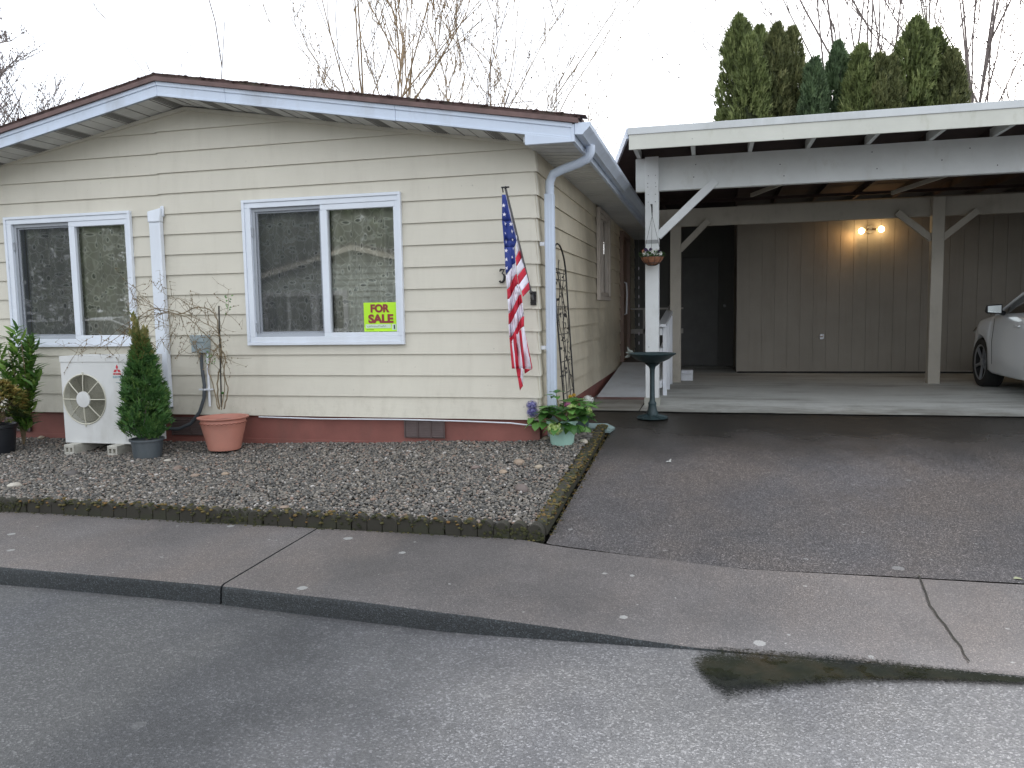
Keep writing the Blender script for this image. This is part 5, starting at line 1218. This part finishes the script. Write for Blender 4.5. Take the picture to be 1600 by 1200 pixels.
for k in range(260):
    a = rnd.uniform(0, 6.28); r_ = .125*math.sqrt(rnd.random()); p = (c0[0]+r_*math.cos(a), c0[1]+r_*math.sin(a), c0[2]+rnd.uniform(-.005, .045)); f.leaf(p, (math.cos(a), math.sin(a), rnd.uniform(.0, 1.2)), (0, 0, 1), .035, .018, 0, rnd.uniform(0, .7))
f.build('foliage', HYDL, Hb)
f = MB()
def pansy(p, r, m):
    for k in range(5):
        a = k*1.257+.3; d = Vector((math.cos(a), -.15, math.sin(a))); f.leaf(p, d, (0, -1, 0), r, r*1.0, m, None, .02, .05)
for dx, dz, m in [(-.085, .062, 2), (-.075, .03, 0), (-.04, .02, 0), (-.045, .06, 1), (-.01, .075, 1), (.02, .05, 1), (.01, .055, 0), (.035, .03, 0), (.06, .035, 0), (.085, .045, 0), (.095, .03, 0), (.075, .055, 1), (-.06, .075, 1), (-.02, .035, 0), (.05, .065, 0)]:
    pansy((c0[0]+dx, c0[1]-.06-rnd.random()*.05, c0[2]+dz), rnd.uniform(.018, .024), m)
f.build('pansies', [WHF, PUR, ORF], Hb)

# ------------------------------------------------------------------ car
def make_car(label):
    cr_ = thing('parked_car', (0, 0, 0), label, 'car')
    Wd = .90; yw = (1.35, -1.35); rw = .345
    def hw(y): return lerp([-2.2, -2.05, -1.5, 0, 1.4, 1.9, 2.15], [.66, .80, .88, .90, .89, .80, .62], y)
    def zt(y): return lerp([-2.2, -2.0, -1.2, .6, 1.0, 1.6, 2.0, 2.15], [.80, .98, .98, .94, .93, .85, .74, .62], y)
    def zl(y):
        z = lerp([-2.2, -1.9, 1.9, 2.15], [.34, .20, .20, .34], y)
        for w in yw:
            d = abs(y-w)
            if d < rw: z = max(z, .31+math.sqrt(rw*rw-d*d))
        return z
    ys = sorted(set([round(v, 3) for v in fr_(-2.2, 2.15, 58)]+[w+s*rw*math.cos(a) for w in yw for s in (-1, 1) for a in fr_(0, math.pi/2, 6)]))
    f = MB(); rows = []
    for y in ys:
        w, t_, l_ = hw(y), zt(y), zl(y); t_ = max(t_, l_+.08) if False else t_
        k = lambda a: l_+(t_-l_)*a
        half = [(w-.06, k(0)-.0), (w-.012, k(.06)), (w, k(.35)), (w-.004, k(.55)), (w-.022, k(.8)), (w-.05, k(.93)), (w-.11, k(1.0)), (w*.5, t_+.025), (0, t_+.035)]
        rows.append([(-a, y, z) for a, z in half]+[(a, y, z) for a, z in half[::-1][1:]])
    n = len(rows[0]); f.add([p for r_ in rows for p in r_], [(i*n+j, i*n+j+1, (i+1)*n+j+1, (i+1)*n+j) for i in range(len(rows)-1) for j in range(n-1)]+[tuple(range(n)), tuple(range((len(rows)-1)*n, len(rows)*n))[::-1]])
    f.box(-.80, .80, -1.0, 1.0, .19, .25); body = f.build('body', CARP, cr_, ang=50)
    f = MB(); f.box(-.78, .78, -1.85, 1.85, .25, .60); f.build('underbody', DARK, cr_)
    # cabin: white roof skin and pillars over dark glass
    st_ = [(1.02, .92, .74, .90), (.65, 1.12, .70, .90), (.1, 1.36, .60, .89), (-.4, 1.43, .57, .89), (-1.0, 1.41, .56, .90), (-1.5, 1.24, .60, .93), (-1.95, 1.0, .70, .95)]
    f = MB(); rows = []
    for y, zr, wr, zb in st_: rows.append([(-.80, y, zb), (-wr-.03, y, zr-.04), (-wr+.06, y, zr), (0, y, zr+.03), (wr-.06, y, zr), (wr+.03, y, zr-.04), (.80, y, zb)])
    n = 7; f.add([p for r_ in rows for p in r_], [(i*n+j, i*n+j+1, (i+1)*n+j+1, (i+1)*n+j) for i in range(len(rows)-1) for j in range(n-1)])
    f.build('window_glass', CARG, cr_, ang=60)
    f = MB()
    for i in range(2, 4): f.add([Vector(p)+Vector((0, 0, .006)) for p in rows[i][1:6]]+[Vector(p)+Vector((0, 0, .006)) for p in rows[i+1][1:6]], [(j, j+1, 6+j, 5+j) for j in range(4)])
    for s in (1, 5):
        sgn = -1 if s == 1 else 1
        P = [Vector(rows[i][s])+Vector((sgn*.004, 0, .004)) for i in range(7)]; P[0] = Vector((sgn*.79, 1.05, .915)); f.tube(P, .020, 6)
    f.build('roof_pillars', CARP, cr_)
    for s in (-1, 1):
        f = MB(); f.tube([(s*.80, .75, .94), (s*.86, .70, .955)], [.03, .028], 8)
        f.hexa([(s*.845, .66, .93), (s*1.02, .66, .945), (s*1.02, .74, .955), (s*.845, .76, .94), (s*.845, .66, 1.055), (s*1.02, .66, 1.045), (s*1.01, .74, 1.03), (s*.845, .76, 1.04)]); f.add([(s*.80, .85, .90), (s*.80, .65, .92), (s*.83, .66, .80)], [(0, 1, 2)]); mo = f.build('side_mirror', CARG if False else M('mirror_black', (.015, .018, .02), .3), cr_, bevel=.012)
        f = MB(); f.add([(s*.862, .657, .948), (s*1.005, .657, .960), (s*1.005, .657, 1.030), (s*.862, .657, 1.040)], [(0, 1, 2, 3)]); f.build('mirror_glass', MIRR, mo, smooth=False)
        f = MB(); f.bar((s*.905, .10, .80), (s*.905, -.06, .805), .022, .022); f.build('door_handle', CARP, cr_, bevel=.006)
        f = MB(); f.tube([(s*.902, .80, .33), (s*.904, .82, .6), (s*.885, .80, .88)], .003, 4); f.tube([(s*.902, -.25, .33), (s*.904, -.25, .6), (s*.885, -.25, .9)], .003, 4); f.build('door_seam', DARK, cr_)
        for w in yw:
            f = MB(); 
            def ring(prof, m=0):
                nn = 36; vs = [(s*x, w+r_*math.cos(2*math.pi*j/nn), .315+r_*math.sin(2*math.pi*j/nn)) for x, r_ in prof for j in range(nn)]
                f.add(vs, [(i*nn+j, i*nn+(j+1) % nn, (i+1)*nn+(j+1) % nn, (i+1)*nn+j) for i in range(len(prof)-1) for j in range(nn)], m)
            ring([(.66, .20), (.66, .305), (.68, .315), (.84, .315), (.865, .305), (.87, .25), (.862, .225), (.80, .22), (.80, .001)]); wh = f.build('wheel', RUBBER, cr_, ang=30)
            f = MB(); ring([(.858, .205), (.866, .215), (.866, .226), (.855, .228)])
            for k in range(10):
                a = 2*math.pi*k/10+(.16 if k % 2 else -.16); f.bar((s*.835, w+.04*math.cos(a), .315+.04*math.sin(a)), (s*.858, w+.21*math.cos(a+(.1 if k % 2 else -.1)), .315+.21*math.sin(a+(.1 if k % 2 else -.1))), .012, .024, 0, (1, 0, 0))
            f.tube([(s*.82, w, .315), (s*.852, w, .315)], .05, 14); f.build('rim', ALLOY, wh)
        for yy, mt, nm in ((2.02, MIRR, 'headlight'), (-2.1, M('tail_red', (.3, .01, .01), .3), 'tail_light')):
            f = MB(); f.blob((s*.66, yy, .70 if yy > 0 else .85), .085, 0, (1.4, .6, .7)); f.build(nm, mt, cr_)
    f = MB(); f.box(-.26, .26, -2.235, -2.225, .62, .74); f.build('plate', WHITE, cr_)
    return cr_
car = make_car('white sedan parked nose-in at the right side of the carport'); car.location = (5.585, 3.58, .0)
car2 = make_car('white sedan parked across the street, seen mirrored in the left window'); car2.location = (-12.3, -9.0, -.35); car2.rotation_euler.z = R(90)

# ------------------------------------------------------------------ house across the street (seen mirrored in the windows)
O = thing('neighbour_house', (-9.8, -18, -.25), 'pale sided gabled house across the street, seen mirrored in the front windows', 'house')
f = MB(); ax = -9.8
def oz(x): return 3.05-.25*abs(x-ax)
f.add([(-14.2, -18, -.3), (-5.4, -18, -.3), (-5.4, -18, oz(-5.4)), (ax, -18, 3.05), (-14.2, -18, oz(-14.2))], [(0, 1, 2, 3, 4)])
f.box(-14.2, -5.4, -30, -18.01, -.3, 1.9)
z = -.1
for k in range(16): 
    h = (3.0-z)/.25; f.box(max(-14.2, ax-h), min(-5.4, ax+h), -17.985, -17.975, z, z+.02, 1); z += .19
f.build('wall', [M('pale_green_siding', (.62, .70, .66), .6), M('siding_shadow_gap', (.12, .13, .12), .8)], O, smooth=False)
f = MB()
for s in (-1, 1): f.hexa([(ax, -17.45, 3.12), (ax+s*5.0, -17.45, 3.12-1.25), (ax+s*5.0, -17.5, 3.12-1.25), (ax, -17.5, 3.12), (ax, -17.45, 3.30), (ax+s*5.0, -17.45, 3.30-1.25), (ax+s*5.0, -17.5, 3.30-1.25), (ax, -17.5, 3.30)])
f.build('fascia', M('cream_fascia', (.85, .80, .68), .5), O)
f = MB(); f.prism([(ax-5.1, 2.02), (ax, 3.30), (ax+5.1, 2.02), (ax+5.1, 2.08), (ax, 3.36), (ax-5.1, 2.08)], -30.5, -17.4); f.build('roof', SHINGLE, O)
for x0, x1 in ((-13.2, -11.6), (-11.3, -10.4)):
    f = MB(); f.box(x0-.15, x1+.15, -17.97, -17.9, .45, 1.85, 0); wo = f.build('window', WHITE, O); f = MB(); f.box(x0, (x0+x1)/2-.06, -17.9, -17.89, .6, 1.7); f.box((x0+x1)/2+.06, x1, -17.9, -17.89, .6, 1.7); f.build('pane', CARG, wo)

# ------------------------------------------------------------------ trees
def arbor(name, cx_, cy_, top, r, mat, lab, n=8500, base=0.):
    T_ = thing(name, (cx_, cy_, base-.4), lab, 'tree', 'arborvitae row behind the carport')
    f = MB(); f.tube([(cx_, cy_, base-.45), (cx_, cy_, top*.75)], [.09, .03], 6); f.build('trunk', BARK, T_)
    f = MB(); z0 = 2.6
    pf = lambda h: np.interp(h, [0, .55, .72, .86, .95, 1], [1, 1.08, 1.0, .74, .42, .08])
    crown_sprays(f, (cx_, cy_, z0), top, r*.98, n, .15, pf, up=1.25, inner=.8, lump=.4, clump=26)
    f.tube([(cx_+.02*math.sin(z), cy_, z0+(top-z0)*h) for h, z in ((0, 0), (.4, 1), (.7, 2), (.9, 3))], [r*.62, r*.6, r*.4, r*.08], 8, 0, True, .0)
    f.build('crown', mat, T_, smooth=False)
AR = [(1.93, 11.7, 7.12, .42, 0, 'tallest arborvitae at the left end of the row behind the carport'), (2.36, 12.2, 7.0, .33, 0, 'olive arborvitae peeking over the tallest one, second crown from the left'),
 (2.13, 11.0, 6.45, .34, 0, 'yellow-green arborvitae in front of the tallest one'), (2.66, 11.4, 6.78, .30, 1, 'thin brownish pointed arborvitae left of the gap in the row'),
 (2.97, 11.6, 6.72, .32, 1, 'brownish pointed arborvitae just left of the small blue-green one'), (3.35, 11.0, 5.90, .24, 2, 'smallest blue-green arborvitae in the middle of the row'),
 (3.87, 11.5, 6.32, .31, 2, 'blue-green arborvitae right of the gap in the row'), (4.22, 11.0, 6.08, .31, 0, 'yellow-green arborvitae right of the blue-green one'), (4.56, 11.0, 5.86, .27, 1, 'short olive arborvitae in the middle of the right clump'),
 (4.80, 11.1, 5.82, .26, 1, 'short brownish arborvitae hugging the broad one'), (5.27, 11.4, 6.62, .42, 0, 'broad rounded arborvitae, tallest of the right clump'), (5.68, 11.6, 6.42, .36, 0, 'arborvitae leaning against the right side of the broad one'),
 (5.93, 11.3, 5.92, .26, 1, 'low dark arborvitae at the right end of the row')]
for x, y, tp_, r, mi, lab in AR: arbor('arborvitae', x, y, tp_, r, ARBOR[mi], lab)

def bare(name, base, h, lab, seed, stems=3, spread=.35, upness=.75, mat=BARK, r0=.07, depth=4, density=1., cat='tree', twig=1., lean=(0, 0), kids=0):
    g = random.Random(seed); f = MB(); buds = MB()
    T_ = thing(name, (base[0], base[1], -.45), lab, cat, 'bare trees beyond the roofs')
    def br(p, d, L, r, dep):
        n = 5; P = [p]; dd = d.copy()
        for k in range(n):
            w_ = .045 if dep == depth else .1; dd = (dd+Vector((g.gauss(0, w_), g.gauss(0, w_), g.gauss(.03, .05)))).normalized(); P.append(P[-1]+dd*L/n)
        f.tube(P, [max(.010 if dep > 1 else .0075, .9*r*(1-.72*k/n)) for k in range(n+1)], 4 if dep > 2 else 3, 0, False)
        if dep <= 1:
            for k in range(2, n+1):
                if g.random() < .6*density: f.blob(P[k]+Vector((g.gauss(0, .02), 0, g.gauss(0, .02))), g.uniform(.008, .02)*twig, 0, (1, 1, 1.6))
        if dep == 0: return
        m_ = int(2.7*density)+g.randint(0, 2)
        top_ = kids and dep == depth
        if top_: m_ = kids
        for k in range(m_):
            q = g.uniform(.25, 1); i = min(n-1, int(q*n)); pp_ = P[i].lerp(P[i+1], q*n-i)
            a = g.uniform(0, 6.28); o_ = Vector((math.cos(a), math.sin(a), 0)); nd = (dd*upness+o_*g.uniform(.3, .8)+Vector((0, 0, .25))).normalized()
            br(pp_, nd if not top_ else (dd*.35+o_*.8+Vector((0, 0, .1))).normalized(), L*(g.uniform(.42, .66) if not top_ else (1.15-q)*g.uniform(.25, .42)), r*(.5 if not top_ else .3), dep-1)
    for s in range(stems):
        a = g.uniform(0, 6.28); d = Vector((spread*math.cos(a)+lean[0], spread*math.sin(a)+lean[1], 1)).normalized()
        br(Vector((base[0]+g.gauss(0, .1), base[1]+g.gauss(0, .1), -.45)), d, h*g.uniform(.75, 1.), r0, depth)
    f.build('branches', mat, T_, smooth=False)
bare('bare_tree', (-19.2, 14), 12.0, 'bare upright tree with fine side branches at the left edge of the photo', 11, 1, .0, .45, BARK, .11, 3, 1.5, kids=44)
bare('bare_tree', (-13.6, 14), 9.0, 'thin bare tree rising behind the roof peak', 12, 3, .10, .9, BARK, .035, 2, .5)
bare('bare_tree', (-12.3, 14), 10.2, 'single slender bare stem right of the roof peak', 13, 1, .01, 1., BARK, .045, 2, .4)
bare('bare_tree', (-7.6, 14), 10.0, 'spreading bare tree behind the middle of the roof, tallest of the group', 14, 7, .20, .8, BARKY, .055, 4, .95)
bare('bare_tree', (-5.8, 14), 8.6, 'bushy bare tree with yellowish twigs right of the tall spreading one', 15, 4, .14, .9, BARKY, .045, 4, .7)
bare('bare_tree', (-4.9, 14.5), 8.7, 'narrow bare tree with two upright stems above the right roof slope', 16, 2, .08, .9, BARK, .05, 3, .9)
bare('bare_tree', (-3.9, 15), 7.3, 'low bare tree just above the right roof slope', 22, 4, .2, .8, BARKY, .04, 3, 1.)
bare('bare_tree', (-2.8, 18), 8.5, 'fine hazy bare tree behind the right end of the roof', 17, 5, .10, .9, BARKY, .022, 3, .7)
bare('bare_tree', (-1.4, 18), 6.9, 'short twiggy bare tree between the house and carport roofs', 18, 4, .08, .9, BARKY, .02, 2, .8)
bare('bare_tree', (.9, 17), 6.5, 'single bare twig leaning toward the tallest arborvitae', 23, 2, .12, .9, BARK, .03, 2, .6)
bare('bare_tree', (5.2, 16), 12.0, 'many-stemmed bare tree rising behind the right clump of arborvitae', 19, 7, .13, .85, BARK, .065, 4, .8)
bare('bare_tree', (4.0, 15.5), 8.2, 'thin forked bare tree over the gap between the arborvitae', 24, 3, .12, .8, BARK, .04, 3, .8)
bare('bare_tree', (7.7, 16), 11.5, 'bare tree with tall parallel stems right of the arborvitae', 20, 6, .09, .9, BARK, .06, 4, .8)
bare('bare_tree', (8.9, 15), 9.8, 'knobbly bare tree at the right edge of the photo', 21, 3, .1, .8, BARK, .05, 4, 1.)

for k, (x, y, tp_) in enumerate([(-29, -26, 8.6), (-25.5, -27, 8.2), (-22, -26.5, 8.4), (-19, -27, 8.), (-16, -26, 7.2), (-13.4, -27.2, 8), (-11, -26.5, 7.4), (-8.6, -27, 7.8), (-6, -26, 7.2)]):
    T_ = thing('conifer', (x, y, -.3), 'dark conifer behind the house across the street, seen only mirrored in the windows', 'tree', 'conifers across the street')
    f = MB(); f.tube([(x, y, -.4), (x, y, tp_*.9)], [.18, .05], 6); f.build('trunk', BARK, T_)
    f = MB(); crown_sprays(f, (x, y, 1.0), tp_, 2.1, 2600, .6, lambda h: np.interp(h, [0, .5, .8, 1], [1, 1, .6, .05]), up=.2, inner=.8); f.build('crown', ARBOR[2], T_, smooth=False)
